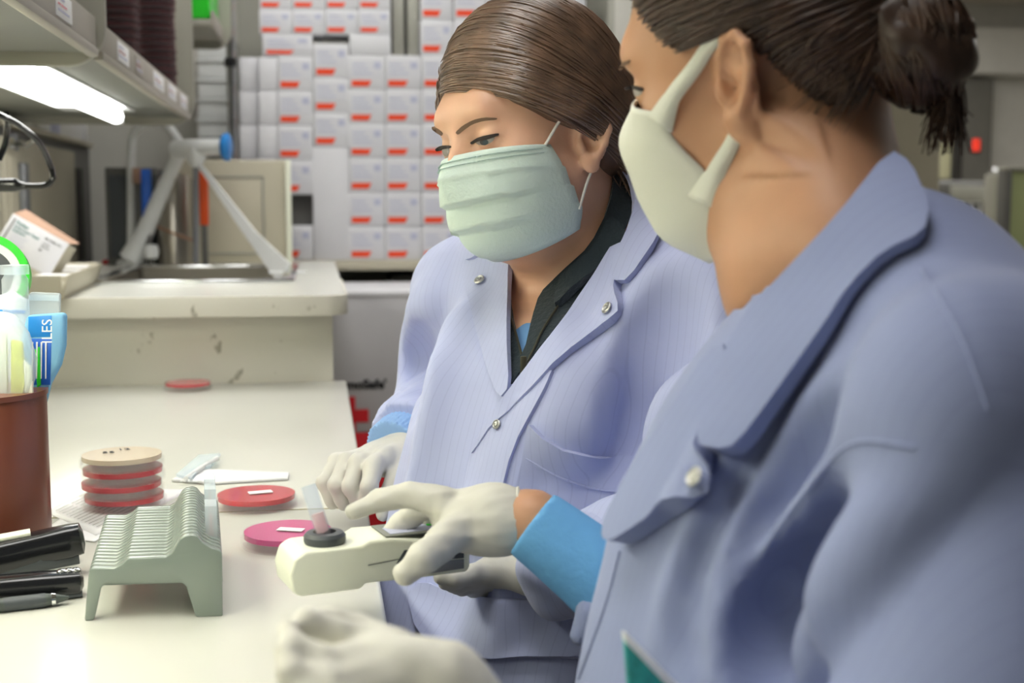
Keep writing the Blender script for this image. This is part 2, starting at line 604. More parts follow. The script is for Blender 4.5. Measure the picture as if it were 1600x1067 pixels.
MB().tube([P(306, 255, 3.43), P(306, 411, 3.43)], .0085, 10).build('drain_rod', M['pull'], e, smooth=True)
pa, pb, pc = P(312, 258, 3.42), P(395, 370, 3.3), P(445, 428, 3.18)
st = MB()
sd = np.array([.35, -.1, .9]); sd /= np.linalg.norm(sd)
for q0, q1, w0, w1 in ((pa, pb, .006, .016), (pb, pc, .016, .03)):
    dv = (q1 - q0) / np.linalg.norm(q1 - q0)
    sdv = sd - dv * (sd @ dv); sdv /= np.linalg.norm(sdv)
    nn = np.cross(dv, sdv) * .003
    v = [q0 - sdv * w0 - nn, q0 + sdv * w0 - nn, q1 + sdv * w1 - nn, q1 - sdv * w1 - nn, q0 - sdv * w0 + nn, q0 + sdv * w0 + nn, q1 + sdv * w1 + nn, q1 - sdv * w1 + nn]
    st.add(v, [(0, 3, 2, 1), (4, 5, 6, 7), (0, 1, 5, 4), (1, 2, 6, 5), (2, 3, 7, 6), (3, 0, 4, 7)])
st.build('hanging_strap', M['white'], e)
g0 = G(440, 428, zc)
MB().box(tuple(g0 + (-.03, -.03, .001)), tuple(g0 + (.06, .01, .007))).build('strap_end', M['white'], e, .002)
g0 = G(213, 414, zc)
MB().lathe([(0, 0), (.055, 0), (.052, .012), (.036, .02), (.03, .045), (0, .045)], g0, 24).build('base_flange', M['white'], e, smooth=True)
MB().lathe([(0, -.02), (.018, -.018), (.022, 0), (.018, .018), (0, .02)], P(236, 393, 3.5), 16).build('elbow_knob', M['white'], e, smooth=True)

# box cabinet standing at the back of the counter
q0, q1 = atY(300, 405, 3.75), atY(452, 250, 3.75)
t = thing('counter_cabinet', 'beige cabinet with a recessed door panel behind the sink', 'cabinet', (.5 * (q0[0] + q1[0]), 3.85, zc))
MB().box((q0[0] - .05, 3.75, zc), (q1[0], 3.87, q1[2])).build('body', M['cab'], t, .006, 3)
d0, d1 = atY(318, 398, 3.745), atY(412, 275, 3.745)
fr = MB()
fr.box((d0[0], 3.742, d0[2]), (d1[0], 3.75, d0[2] + .006)).box((d0[0], 3.742, d1[2] - .006), (d1[0], 3.75, d1[2])).box((d1[0] - .006, 3.742, d0[2]), (d1[0], 3.75, d1[2])).box((d0[0], 3.742, d0[2]), (d0[0] + .006, 3.75, d1[2]))
fr.build('door_frame', M['steelgrey'], t, .001)
MB().box((d0[0] + .006, 3.744, d0[2] + .006), (d1[0] - .006, 3.75, d1[2] - .006)).build('door_panel', M['cab'], t, .001)
MB().box((q1[0] - .012, 3.735, zc), (q1[0] + .004, 3.75, q1[2])).build('edge_strip', M['cream'], t, .003)

# things stored behind the faucet
c0 = atY(275, 405, 3.66)
t = thing('steel_canister', 'tall brushed steel canister behind the slanted white post', 'canister', (c0[0], 3.66, zc))
MB().lathe([(0, 0), (.048, 0), (.048, .235), (.044, .242), (.044, .25), (0, .25)], (c0[0], 3.66, zc), 32).build('body', M['steel'], t, smooth=True)
MB().tube([(c0[0] + .049 * math.cos(a), 3.66 + .049 * math.sin(a), zc + .09 - .02 * math.cos(a)) for a in np.linspace(0, 2 * math.pi, 25)], .004, 6).build('band', M['card'], t, smooth=True)
for px0, px1, yt, yb, Y, mm, lab, nm in ((222, 235, 264, 345, 3.62, 'dblue', 'blue plastic binder strip standing behind the sink', 'blue_binder'), (312, 324, 268, 352, 3.6, 'orangep', 'orange tool handle upright behind the faucet rod', 'orange_tool'), (207, 220, 262, 287, 3.66, 'card', 'small tan box behind the gooseneck pipe', 'tan_box')):
    a0, a1 = atY(px0, yb, Y), atY(px1, yt, Y)
    zb_ = zc if nm != 'tan_box' else a0[2]
    tt = thing(nm, lab, nm.split('_')[1], (a0[0], Y, zc))
    MB().box((a0[0], Y, a0[2]), (a1[0], Y + .02, a1[2])).build('face', M[mm], tt, .003)
    MB().box((a0[0] + .004, Y + .003, zc), (a1[0] - .004, Y + .017, a0[2] + .001)).build('stem', M['dgrey'], tt, .001)
a0, a1 = atY(168, 405, 3.72), atY(262, 262, 3.72)
t = thing('shade_block', 'dark block standing in for the shadow behind the gooseneck pipe', 'case', (a0[0], 3.75, zc))  # dark block put in place of the shaded void here
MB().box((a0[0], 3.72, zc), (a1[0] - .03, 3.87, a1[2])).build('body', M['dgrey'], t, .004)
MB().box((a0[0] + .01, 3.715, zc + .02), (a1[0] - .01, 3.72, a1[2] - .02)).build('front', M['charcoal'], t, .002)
t = thing('red_dish_cloth', 'small folded red cloth beside the faucet base', 'cloth', G(178, 412, zc))
MB().box(tuple(G(178, 412, zc) + (-.03, -.02, 0)), tuple(G(178, 412, zc) + (.03, .03, .012))).build('fold', M['red'], t, .005)
MB().box(tuple(G(178, 412, zc) + (-.02, -.015, .012)), tuple(G(178, 412, zc) + (.025, .02, .02))).build('fold', M['paper'], t, .004)

# row of low wall cabinets on the left
cx = -.70
t = thing('wall_cabinet', 'beige row of low cabinets along the left wall under the shelf', 'cabinet', (-.85, 2.9, 1.0))
MB().box((-1.03, 1.2, .90), (cx - .002, 4.2, 1.27)).build('body', M['dgrey'], t, .004)  # body coloured dark to stand in for the shade in the door gaps
MB().box((-1.03, 1.2, 1.27), (cx + .012, 4.2, 1.285)).build('top_board', M['cab'], t, .004)
for y0, y1 in ((1.25, 2.0), (2.01, 2.98), (3.0, 3.85)):
    d = MB().box((cx - .001, y0, .93), (cx + .016, y1, 1.245)).build('door', M['cab'], t, .004)
    MB().box((cx + .015, y0 + .05, .97), (cx + .019, y1 - .05, 1.2)).build('raised_panel', M['cab'], d, .0035)
    MB().box((cx + .018, y0 + .12, 1.0), (cx + .034, y0 + .17, 1.19)).build('pull', M['pull'], d, .004)
MB().box((cx - .001, 3.9, .93), (cx + .014, 3.98, 1.2)).build('end_slot', M['dark'], t)
# bottles on top of the cabinets
bot = [(55, 3.1, .05, 'white', 'plain'), (68, 3.2, .045, 'steelgrey', 'grey'), (125, 3.75, .045, 'white', 'white'), (140, 3.85, .04, 'print', 'pale lilac'), (168, 4.05, .06, 'paper', 'square white')]
for i, (px, Y, w_, mm, lab) in enumerate(bot):
    x = max(-.95, (px - 495) / 2000 * Y - .06)
    nm = 'storage_bottle' if i < 4 else 'storage_box'
    t = thing(nm, ['short white storage bottle nearest the camera on the cabinet row', 'grey storage bottle next to the nearest one on the cabinet row', 'white storage bottle in the middle of the cabinet top', 'pale lilac storage bottle beside the white box on the cabinet top', 'square white storage box at the far end of the cabinet top'][i], nm.split('_')[1], (x, Y, 1.285))
    if i < 4:
        MB().lathe([(0, 0), (w_ * .55, 0), (w_ * .55, .06), (w_ * .3, .075), (w_ * .3, .08)], (x, Y, 1.285), 20).build('body', M[mm], t, smooth=True)
        MB().lathe([(0, .08), (w_ * .36, .08), (w_ * .36, .098), (0, .098)], (x, Y, 1.285), 20).build('cap', M['white'], t, smooth=True)
    else:
        MB().box((x - .035, Y - .04, 1.285), (x + .035, Y + .04, 1.37)).build('body', M['paper'], t, .003)
        MB().box((x - .037, Y - .042, 1.362), (x + .037, Y + .042, 1.378)).build('lid', M['white'], t, .003)

# ------------------------------------------------------------------ overhead shelves
XF = -.305
ZS = 1.305


def shelf_unit(label, y0, y1, lamp0, lamp1, labels):
    t = thing('overhead_shelf', label, 'shelf', (-.5, .5 * (y0 + y1), ZS))
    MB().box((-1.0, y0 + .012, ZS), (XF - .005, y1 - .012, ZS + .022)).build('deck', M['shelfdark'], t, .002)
    MB().box((XF - .006, y0 + .012, ZS + .006), (XF + .001, y1 - .012, ZS + .05)).build('lip', M['lip'], t, .002)
    MB().box((XF - .012, y0 + .012, ZS - .006), (XF + .004, y1 - .012, ZS + .007)).build('lip_rail', M['lip'], t, .003)
    # lamp in a trough under the deck
    l = thing('undershelf_lamp', '', 'lamp', (-.47, .5 * (lamp0 + lamp1), ZS - .001))
    glow = M['lamp2'] if lamp0 < 1 else M['lamp']
    h = MB()
    h.box((-.552, lamp0 - .012, ZS - .004), (-.40, lamp0, ZS - .0005)).box((-.552, lamp1, ZS - .004), (-.40, lamp1 + .012, ZS - .0005))
    h.box((-.556, lamp0, ZS - .004), (-.55, lamp1, ZS - .0005)).box((-.406, lamp0, ZS - .004), (-.40, lamp1, ZS - .0005))
    h.build('housing', M['white'], l, .001)
    MB().box((-.55, lamp0, ZS - .003), (-.406, lamp1 - .10, ZS - .001)).build('diffuser', glow, l)
    MB().box((-.55, lamp1 - .10, ZS - .003), (-.406, lamp1, ZS - .001)).build('end_reflector', M['white'], l)
    MB().tube([(-.432, lamp0 + .05, ZS - .020), (-.432, lamp1 - .06, ZS - .020), (-.432, lamp1 - .045, ZS - .020)], [.015, .015, .010], 16).build('tube', glow, l, smooth=True)
    MB().box((-.445, lamp1 - .05, ZS - .034), (-.42, lamp1 - .03, ZS - .003)).build('tube_holder', M['white'], l, .003)
    MB().box((-.60, (lamp0 + lamp1) / 2 - .25, ZS - .02), (-.57, (lamp0 + lamp1) / 2 - .2, ZS)).build('switch', M['white'], l, .003)
    return t, l


def bracket(t, y, z1=1.95, x0=-1.0):
    r = .055
    lp = [(x0, ZS - .018)] + arc((XF + .012 - r, ZS - .018 + r), r, -math.pi / 2, 0, 8) + [(XF + .012, z1), (x0, z1)]
    MB().prism([(x, y, z) for x, z in lp], (0, .022, 0)).build('end_bracket', M['shelf'], t, .004, 2)


ta, la = shelf_unit('grey overhead shelf nearest the camera, above the bench on the left', -.5, 1.92, .2, 1.7, 0)
la['label'] = 'under-shelf fluorescent lamp of the nearest overhead shelf'
bracket(ta, 1.915)
tb, lb = shelf_unit('grey overhead shelf carrying the two tall stacks of agar plates', 1.937, 3.26, 2.03, 3.0, 0)
lb['label'] = 'lit fluorescent lamp glowing white under the shelf of stacked plates'
bracket(tb, 3.255)
# printed label strips on the lips
for t, yy, ll, mm in ((ta, 1.28, .14, 'paper'), (ta, 1.62, .1, 'paper'), (tb, 2.1, .12, 'paper'), (tb, 2.30, .1, 'lip'), (tb, 2.55, .16, 'paper'), (tb, 2.8, .14, 'paper'), (tb, 3.05, .12, 'paper')):
    lo = MB().box((XF + .001, yy, ZS + .012), (XF + .0025, yy + ll, ZS + .042)).build('shelf_label', M[mm], t, .0004)
    for k in range(3):
        MB().box((XF + .0024, yy + .01, ZS + .019 + .007 * k), (XF + .003, yy + ll * (.8 - .15 * k), ZS + .0215 + .007 * k)).build('print_line', M['print'] if k != 1 else M['redagar'], lo)

# far higher shelf with a green crate
e1_, e0_ = atY(352, 60, 3.6), atY(347, 68, 3.6)
lx, lz = e0_[0], e0_[2]
t = thing('far_shelf', 'grey upper shelf end beyond the near brackets with a green tray on it', 'shelf', (-.45, 3.4, lz))
MB().box((-.95, 3.30, lz + .005), (lx - .004, 3.6, lz + .022)).build('deck', M['shelf'], t, .003)
MB().box((lx - .006, 3.30, lz), (lx + .003, 3.6, lz + .042)).build('lip', M['lip'], t, .002)
rx = atY(363, 70, 3.61)[0]
lp = [(-.95, lz - .015)] + arc((rx - .05, lz - .015 + .05), .05, -math.pi / 2, 0, 8) + [(rx, 2.1), (-.95, 2.1)]
MB().prism([(x, 3.6, z) for x, z in lp], (0, .02, 0)).build('end_bracket', M['shelf'], t, .003)
t = thing('green_tray', 'bright green tray on the far upper shelf', 'tray', (-.36, 3.45, lz + .023))
MB().box((-.48, 3.30, lz + .023), (lx - .008, 3.597, lz + .21)).build('body', M['green'], t, .006)
MB().box((-.49, 3.295, lz + .21), (lx - .006, 3.599, lz + .222)).build('rim', M['green'], t, .004)

# stack of pale trays between shelf and pole
for k in range(6):
    y1_ = 245 - k * 31
    a0, a1 = atY(309, y1_, 4.15), atY(366, y1_ - 29, 4.15)
    t = thing('pale_tray', 'pale grey plastic tray, %s from the bottom of the stack beside the pole' % ORD[k].replace('lowest', 'first'), 'tray', (a0[0], 4.2, a0[2]), 'pale trays stacked beside the pole')
    MB().box((a0[0], 4.15, a0[2]), (a1[0], 4.4, a1[2] - .006)).build('body', M['white'], t, .006)
    MB().box((a0[0] - .003, 4.142, a1[2] - .012), (a1[0] + .003, 4.4, a1[2] - .001)).build('rim', M['white'], t, .004)
MB_t = thing('tray_stand', 'grey stand under the pale trays beside the pole', 'stand', (-.35, 4.25, 0))
a0, a1 = atY(300, 249, 4.15), atY(368, 249, 4.15)
MB().box((a0[0], 4.14, a0[2] - .02), (a1[0], 4.42, a0[2])).build('top', M['shelf'], MB_t, .003)
for xx in (a0[0] + .01, a1[0] - .02):
    MB().box((xx, 4.16, 0), (xx + .02, 4.18, a0[2] - .02)).build('leg', M['shelf'], MB_t, .002)
    MB().box((xx, 4.38, 0), (xx + .02, 4.40, a0[2] - .02)).build('leg', M['shelf'], MB_t, .002)

# ------------------------------------------------------------------ carton wall on a wire rack
YB = 4.0
zsh = atY(560, 407, YB)[2]
t = thing('carton_rack', 'tall storage rack with chrome posts holding the wall of white cartons', 'rack', (.4, 4.2, 0))
MB().box((-.25, YB - .02, zsh - .03), (.897, 4.42, zsh)).build('shelf_board', M['cab'], t, .003)
MB().box((-.25, 4.05, zsh - .21), (.897, 4.42, zsh - .20)).build('shelf_board', M['dgrey'], t, .003)
for x in (-.246,):
    MB().tube([(x, YB - .06, 0), (x, YB - .06, 2.5)], .0135, 14).build('post', M['chrome'], t, smooth=True)
for x in (.325, .87):
    MB().box((x - .016, 4.0, 0), (x + .016, 4.03, zsh - .03)).build('post', M['cab'], t, .002)
for zz in (.3, 1.0, 1.5, 1.95):
    MB().lathe([(0, 0), (.018, 0), (.02, .012), (.018, .025), (0, .025)], (-.246, YB - .06, zz), 14).build('post_collar', M['black'], t, smooth=True)
MB().box((-.25, 4.43, 0), (.897, 4.445, 2.4)).build('back_panel', M['steelgrey'], t)
MB().box((.23, 4.05, zsh - .199), (.31, 4.3, zsh - .05)).build('bracket', M['dark'], t, .004)


def carton(x0, x1, z0, z1, label, y=YB, group='white orange-tabbed cartons stacked in the wall', tab=True):
    t = thing('white_carton', label, 'carton', (x0, y, z0), group)
    w_, h_ = x1 - x0, z1 - z0
    MB().box((x0 + .0008, y, z0 + .0004), (x1 - .0008, y + .17, z1 - .0008)).build('box', M['carton'], t, .003, 2)
    if tab:
        xl = x0 + .08 * w_
        zt = z0 + .10 * h_
        MB().prism([(xl, y - .0012, zt), (xl + .46 * w_, y - .0012, zt), (xl + .55 * w_, y - .0012, zt + .17 * h_), (xl, y - .0012, zt + .17 * h_)], (0, .0015, 0)).build('orange_tab', M['orange'], t)
        lb_ = MB().box((xl, y - .0008, z0 + .36 * h_), (x0 + .92 * w_, y + .0005, z0 + .86 * h_)).build('printed_panel', M['cartonside'], t)
        pr = MB()
        for k in range(3):
            pr.box((xl + .03 * w_, y - .0014, z0 + (.45 + .13 * k) * h_), (xl + (.55 - .09 * k) * w_, y - .0007, z0 + (.49 + .13 * k) * h_))
        pr.box((xl + .62 * w_, y - .0014, z0 + .62 * h_), (xl + .80 * w_, y - .0007, z0 + .8 * h_))
        pr.build('print_lines', M['print'], lb_)
        MB().box((x0 + .0015, y - .0003, z0 + .30 * h_), (x1 - .0015, y + .001, z0 + .315 * h_)).build('flap_edge', M['cartonside'], t)
    return t


def cpx(px0, px1, ytop, ybot, label, y=YB, **k):
    a0, a1 = atY(px0, ybot, y), atY(px1, ytop, y)
    return carton(a0[0], a1[0], a0[2], a1[2], label, y, **k)


colname = ['first', 'second', 'third', 'fourth', 'fifth', 'sixth', 'seventh', 'eighth']
rown = lambda k: ['bottom row', 'second row up', 'third row up', 'fourth row up', 'fifth row up', 'sixth row up', 'seventh row up', 'eighth row up'][k]
for ci, px0 in enumerate((545, 602, 659, 716, 773, 830, 887)):
    for r in range(6):
        yb = 407 - r * 53.4
        cpx(px0, px0 + 56.5, yb - 53.4, yb, 'white orange-tabbed carton in the %s column right of the tall blank box, %s' % (colname[ci], rown(r)))
cpx(490, 544.5, 230, 407, 'tall blank white carton without an orange tab in the carton wall', tab=False, group='blank carton')
for r in range(3):
    yb = 230 - r * 54
    cpx(490, 545, yb - 54, yb, 'white orange-tabbed carton on top of the tall blank box, %s' % ['lowest', 'middle', 'topmost'][r])
a0, a1 = atY(434, 407, YB), atY(489, 352, YB)
cpx(434, 489, 352, 407, 'white orange-tabbed carton alone at the foot of the column left of the blank box')
for r, (yt, yb) in enumerate(((250, 304), (196, 250), (142, 196), (88, 142))):
    cpx(434, 489, yt, yb, 'white orange-tabbed carton left of the tall blank box, %s above the dark gap' % ['first', 'second', 'third', 'fourth'][r])
for r in range(6):
    yb = 407 - r * 53
    cpx(374, 403, yb - 53, yb, 'dim white carton beside the chrome post, %s' % rown(r), y=YB + .03, tab=False, group='narrow end cartons')
# box filling the gap, its dark grey standing in for the shade
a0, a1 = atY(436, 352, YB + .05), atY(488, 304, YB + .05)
t = thing('shade_painted_carton', 'carton coloured dark for the shade in the gap of the column left of the blank box', 'carton', (a0[0], YB + .05, a0[2]))
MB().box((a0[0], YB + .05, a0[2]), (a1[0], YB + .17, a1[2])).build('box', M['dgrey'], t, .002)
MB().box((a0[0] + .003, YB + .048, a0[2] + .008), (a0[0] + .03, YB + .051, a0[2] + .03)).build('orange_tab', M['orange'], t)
for r, (yt, yb) in enumerate(((354, 407), (301, 354), (248, 301), (195, 248), (142, 195), (89, 142))):
    cpx(404, 433, yt, yb, 'narrow white carton at the dim left end of the carton wall, %s' % rown(r), tab=False, group='narrow end cartons')
# second tier
cpx(410, 489, 54, 87.5, 'wide low white carton bridging two columns under the upper tier')
for ci, px0 in enumerate((405, 456.5, 508, 559.5)):
    for r, (yt, yb) in enumerate(((15, 53.5), (-25, 14.5))):
        cpx(px0, px0 + 51, yt, yb, 'white orange-tabbed carton of the upper tier left of the grey slot, %s column, %s' % (colname[ci], ['lower', 'upper'][r]))
for px0 in (490, 545.5):
    pass
for ci, px0 in enumerate((559.5,)):
    cpx(546, 611, 54, 86, 'blank flat white carton just under the upper tier', tab=False, group='blank cartons')
for ci, px0 in enumerate((657, 709, 761, 813, 865)):
    for r, (yt, yb) in enumerate(((31, 86), (-24, 30.5))):
        cpx(px0, px0 + 51, yt, yb, 'white orange-tabbed carton of the upper tier right of the grey slot, %s column, %s' % (colname[ci], ['lower', 'upper'][r]))
a0, a1 = atY(613, 86, YB + .03), atY(655, -20, YB + .03)
t = thing('grey_divider', 'grey metal upright standing in the slot of the upper carton tier', 'upright', (a0[0], YB, a0[2]))
MB().box((a0[0] + .002, YB + .03, a0[2]), (a0[0] + .036, YB + .2, a1[2])).build('channel', M['steelgrey'], t, .002)
MB().box((a1[0] - .036, YB + .03, a0[2]), (a1[0] - .002, YB + .2, a1[2])).build('channel', M['steelgrey'], t, .002)
MB().box((a0[0] + .036, YB + .06, a0[2]), (a1[0] - .036, YB + .2, a1[2])).build('web', M['dgrey'], t)
# grey tall cabinet right of the cartons, seen between the two heads
t = thing('grey_locker', 'tall pale grey locker between the two heads at the back', 'locker', (1.05, 4.2, 0))
a0, a1 = atY(950, 0, 4.0), atY(1130, 0, 4.0)
MB().box((a0[0], 4.0, 0), (a1[0], 4.43, 2.2)).build('body', M['steelgrey'], t, .004)
MB().box((a0[0] + .02, 3.99, .1), (a1[0] - .02, 4.0, 2.15)).build('door', M['wall'], t, .004)

# big insulated shipping carton
Ys = 3.5
x0 = atY(519, 460, Ys)[0]
zt = atY(560, 457, Ys)[2]
t = thing('shipping_carton', 'large grey shipping carton with a red cross on the floor beyond the bench', 'carton', (x0 + .3, Ys + .25, 0))
MB().box((.031, Ys, .47), (x0 + .62, Ys + .45, zt)).build('box', M['shipper'], t, .004)
MB().box((.031, Ys - .001, 0), (x0 + .62, Ys + .45, .469)).build('red_base', M['red'], t, .004, label='red lower part of the carton')
MB().box((.029, Ys - .003, zt - .012), (x0 + .622, Ys + .452, zt + .002)).build('lid_edge', M['carton'], t, .003)
tx = atY(604, 606, Ys)
text('lettering', "ThermoSafe'", (tx[0], Ys - .002, tx[2]), (1, 0, 0), (0, 0, 1), .034, M['ink'], t, 'RIGHT', 1.05, .0016)
cc = atY(545, 650, Ys)
a_, b_ = .054, .018
MB().prism([(cc[0] + x, Ys - .0015, cc[2] + z) for x, z in ((-b_, -a_), (b_, -a_), (b_, -b_), (a_, -b_), (a_, b_), (b_, b_), (b_, a_), (-b_, a_), (-b_, b_), (-a_, b_), (-a_, -b_), (-b_, -b_))], (0, .002, 0)).build('red_cross', M['red'], t)
pq = atY(583, 690, Ys)
MB().box((pq[0] - .015, Ys - .002, pq[2] - .05), (pq[0] + .06, Ys + .001, pq[2] + .0)).build('shipping_label', M['paper'], t)

# ------------------------------------------------------------------ corridor on the right
t = thing('corridor_cabinet', 'tall beige cupboard at the corridor corner behind the near woman', 'cupboard', (2.4, 5.2, 0))
a0, a1 = atY(1385, 400, 5.2), atY(1474, 100, 5.2)
MB().box((a0[0] - .2, 5.2, 0), (a1[0], 5.8, 2.05)).build('body', M['cab'], t, .004)
MB().box((a0[0], 5.188, 1.02), (a1[0] - .02, 5.2, 2.0)).build('door', M['cab'], t, .004)
MB().box((a0[0], 5.188, .2), (a1[0] - .02, 5.2, .98)).build('door', M['cab'], t, .004)
MB().box((a0[0] + .02, 5.175, 1.0), (a1[0] - .06, 5.19, 1.015)).build('handle', M['dgrey'], t, .003)
# doorway end of corridor
a0, a1 = atY(1490, 400, 8.9), atY(1576, 118, 8.9)
d = struct(MB().box((a0[0] - .3, 9.1, 0), (a1[0], 9.199, a1[2])).build('door_1', M['doorgrey'], None, .01))
a2, a3 = atY(1493, 278, 8.8), atY(1517, 218, 8.8)
MB().box((a2[0], 9.085, a2[2]), (a3[0], 9.1, a3[2])).build('door_window', M['yellow'], d, .004)
MB().box((a3[0] + .02, 9.07, a2[2] - .1), (a3[0] + .08, 9.1, a3[2] + .06)).build('door_bar', M['dark'], d, .004)
a4 = atY(1531, 226, 9.0)
t = thing('red_sign', 'small red sign beside the corridor door', 'sign', (a4[0], 9.06, a4[2]))
MB().box((a4[0] - .03, 9.05, a4[2] - .045), (a4[0] + .03, 9.07, a4[2] + .045)).build('face', M['exit'], t, .004)
MB().box((a4[0] - .036, 9.06, a4[2] - .051), (a4[0] + .036, 9.084, a4[2] + .051)).build('frame', M['dgrey'], t, .004)
struct(MB().box((a0[0] - .4, 8.95, a1[2] + .02), (6.3, 9.2, a1[2] + .35)).build('trim_1', M['wall'], None, .01))
t = thing('grey_machine', 'grey office machine with rounded top in the corridor', 'machine', atY(1510, 300, 6.5) * np.array([1, 1, 0]))
a0, a1 = atY(1474, 420, 6.5), atY(1546, 282, 6.5)
MB().box((a0[0], 6.5, 0), (a1[0], 7.0, a1[2])).build('body', M['dgrey'], t, .03, 3)
MB().box((a0[0] + .02, 6.49, a1[2] - .12), (a1[0] - .02, 6.5, a1[2] - .03)).build('front_panel', M['steelgrey'], t, .004)
# wire basket
t = thing('wire_basket', 'white wire basket in front of the grey corridor machine', 'basket', atY(1505, 350, 5.6) * np.array([1, 1, 0]))
a0, a1 = atY(1474, 372, 5.6), atY(1532, 316, 5.6)
for k in range(5):
    z = a0[2] + (a1[2] - a0[2]) * k / 4
    MB().box((a0[0], 5.6, z - .004), (a1[0], 5.608, z + .004)).build('wire', M['white'], t)
for k in range(5):
    x = a0[0] + (a1[0] - a0[0]) * k / 4
    MB().box((x - .004, 5.598, 0 if k in (0, 4) else a0[2]), (x + .004, 5.606, a1[2])).build('wire', M['white'], t)
MB().box((a0[0], 5.62, a0[2]), (a1[0], 5.9, a0[2] + .01)).build('tray', M['black'], t)
t = thing('corridor_post', 'pale square post beside the sage green panel', 'post', atY(1556, 300, 6.0) * np.array([1, 1, 0]))
a0, a1 = atY(1549, 400, 6.0), atY(1569, 272, 6.0)
MB().box((a0[0], 6.0, 0), (a1[0], 6.1, a1[2])).build('shaft', M['shelf'], t, .006)
MB().lathe([(0, 0), (.02, .0), (.025, .015), (.015, .035), (0, .04)], (.5 * (a0[0] + a1[0]), 6.05, a1[2]), 14).build('knob', M['chrome'], t, smooth=True)
t = thing('sage_panel', 'sage green office partition at the right edge', 'partition', atY(1600, 300, 5.5) * np.array([1, 1, 0]))
a0, a1 = atY(1572, 400, 5.5), atY(1600, 268, 5.5)
MB().box((a0[0], 5.5, .05), (a1[0] + .5, 5.56, a1[2])).build('panel', M['sage'], t, .006)
MB().box((a0[0] - .02, 5.49, 0), (a0[0] + .01, 5.57, a1[2] + .01)).build('frame', M['dgrey'], t, .004)
MB().box((a0[0] - .02, 5.49, a1[2]), (a1[0] + .5, 5.57, a1[2] + .02)).build('frame', M['shelf'], t, .004)

# ------------------------------------------------------------------ things on the benches
ZB = .76


def disc_prof(r0, r1, h, th=.0012):
    return [(r0, 0), (r1, 0), (r1, h), (r1 - th, h), (r1 - th, th), (r0, th)]


def petri(c, agar, label, r=.0435, inverted=True, group=None, sticker=None, writing=False, clearm='clear', full=True):
    """agar side up plate: lid below, dish with agar on top"""
    t = thing('petri_dish', label, 'petri dish', c, group)
    x, y, z = c
    n = 44
    lid = MB().lathe([(0, 0), (r + .0015, 0), (r + .002, .0015), (r + .002, .0085), (r + .0007, .0085), (r + .0005, .0013), (0, .0012)], c, n).build('lid', M[clearm], t, smooth=True)
    bp = [(0, .0148), (r - .001, .0148), (r, .0140), (r, .0025), (r - .0011, .0025), (r - .0011, .0136), (0, .0138)]
    MB().lathe(bp, c, n).build('dish', M[clearm], t, smooth=True)
    MB().lathe([(0, .0086), (r - .0013, .0082), (r - .0012, .0136), (0, .0136)], c, n).build('agar', M[agar], t, smooth=True)
    if sticker:
        a, b_, ang = sticker
        ax = np.array([[math.cos(ang), -math.sin(ang), 0], [math.sin(ang), math.cos(ang), 0], [0, 0, 1]])
        ctr = np.array(c) + ax @ np.array([.004, -.002, .0151])
        MB().obox(ctr, ax, (a, b_, .0003)).build('label', M['paper'], t)
    return t


# stack of four by the rack
sb = G(193, 792)
sb[2] = ZB
for k in range(3):
    jig = [(.001, .002), (-.001, -.001), (.0005, .001)][k]
    petri((sb[0] + jig[0], sb[1] + jig[1], ZB + .0012 + .0150 * k), 'redagar', ['bottom red plate of the short stack of four behind the rack', 'second red plate from the bottom of the short stack of four', 'third red plate, just under the beige one in the short stack'][k])
tp = petri((sb[0], sb[1], ZB + .0012 + .0450), 'beigeagar', 'beige agar plate with black handwriting on top of the short stack')
w0 = np.array([sb[0], sb[1], ZB + .0012 + .0450 + .0149])
for s_, dx, dy in (('55', -.020, -.004), ('12', -.006, .012)):
    text('handwriting', s_, w0 + (dx, dy, .0002), (.95, .25, 0), (-.25, .95, 0), .014, M['ink'], tp)
pr_ = G(401, 790)
petri((pr_[0], pr_[1], ZB + .0004), 'redagar', 'single red agar plate with a white label beside the rack', sticker=(.013, .006, .25))
pp_ = G(450, 850)
petri((pp_[0], pp_[1], ZB + .0004), 'pinkagar', 'magenta agar plate with a white label in front of the seam', sticker=(.013, .0055, -.35))
pf_ = G(295, 601)
petri((-.2356, 2.354, ZB + .0004), 'redagar', 'lone red agar plate at the far end of the bench by the sink counter', r=.041)

# agar plates in tall stacks on the overhead shelf
zk = ZS + .0225
proto = None
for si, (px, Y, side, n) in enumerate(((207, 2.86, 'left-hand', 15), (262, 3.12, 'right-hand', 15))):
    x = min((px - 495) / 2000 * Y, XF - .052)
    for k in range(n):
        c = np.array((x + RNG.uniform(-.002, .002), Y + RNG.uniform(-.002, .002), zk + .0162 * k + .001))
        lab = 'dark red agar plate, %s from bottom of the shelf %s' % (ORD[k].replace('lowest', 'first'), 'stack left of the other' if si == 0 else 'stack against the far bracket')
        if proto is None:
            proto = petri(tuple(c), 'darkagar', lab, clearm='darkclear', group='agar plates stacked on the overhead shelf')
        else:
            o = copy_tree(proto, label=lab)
            o.location = tuple(c)
for k in range(5):
    o = copy_tree(proto, label='red agar plate on the nearest shelf, %s from bottom of its stack' % ORD[k].replace('lowest', 'first'), group='agar plates on the nearest shelf')
    o.location = (XF - .055, 1.80, zk + .0162 * k + .001)
    for ch in o.children:
        if ch.name.startswith('agar'):
            ch.data = ch.data.copy()
            ch.data.materials[0] = M['redagar']

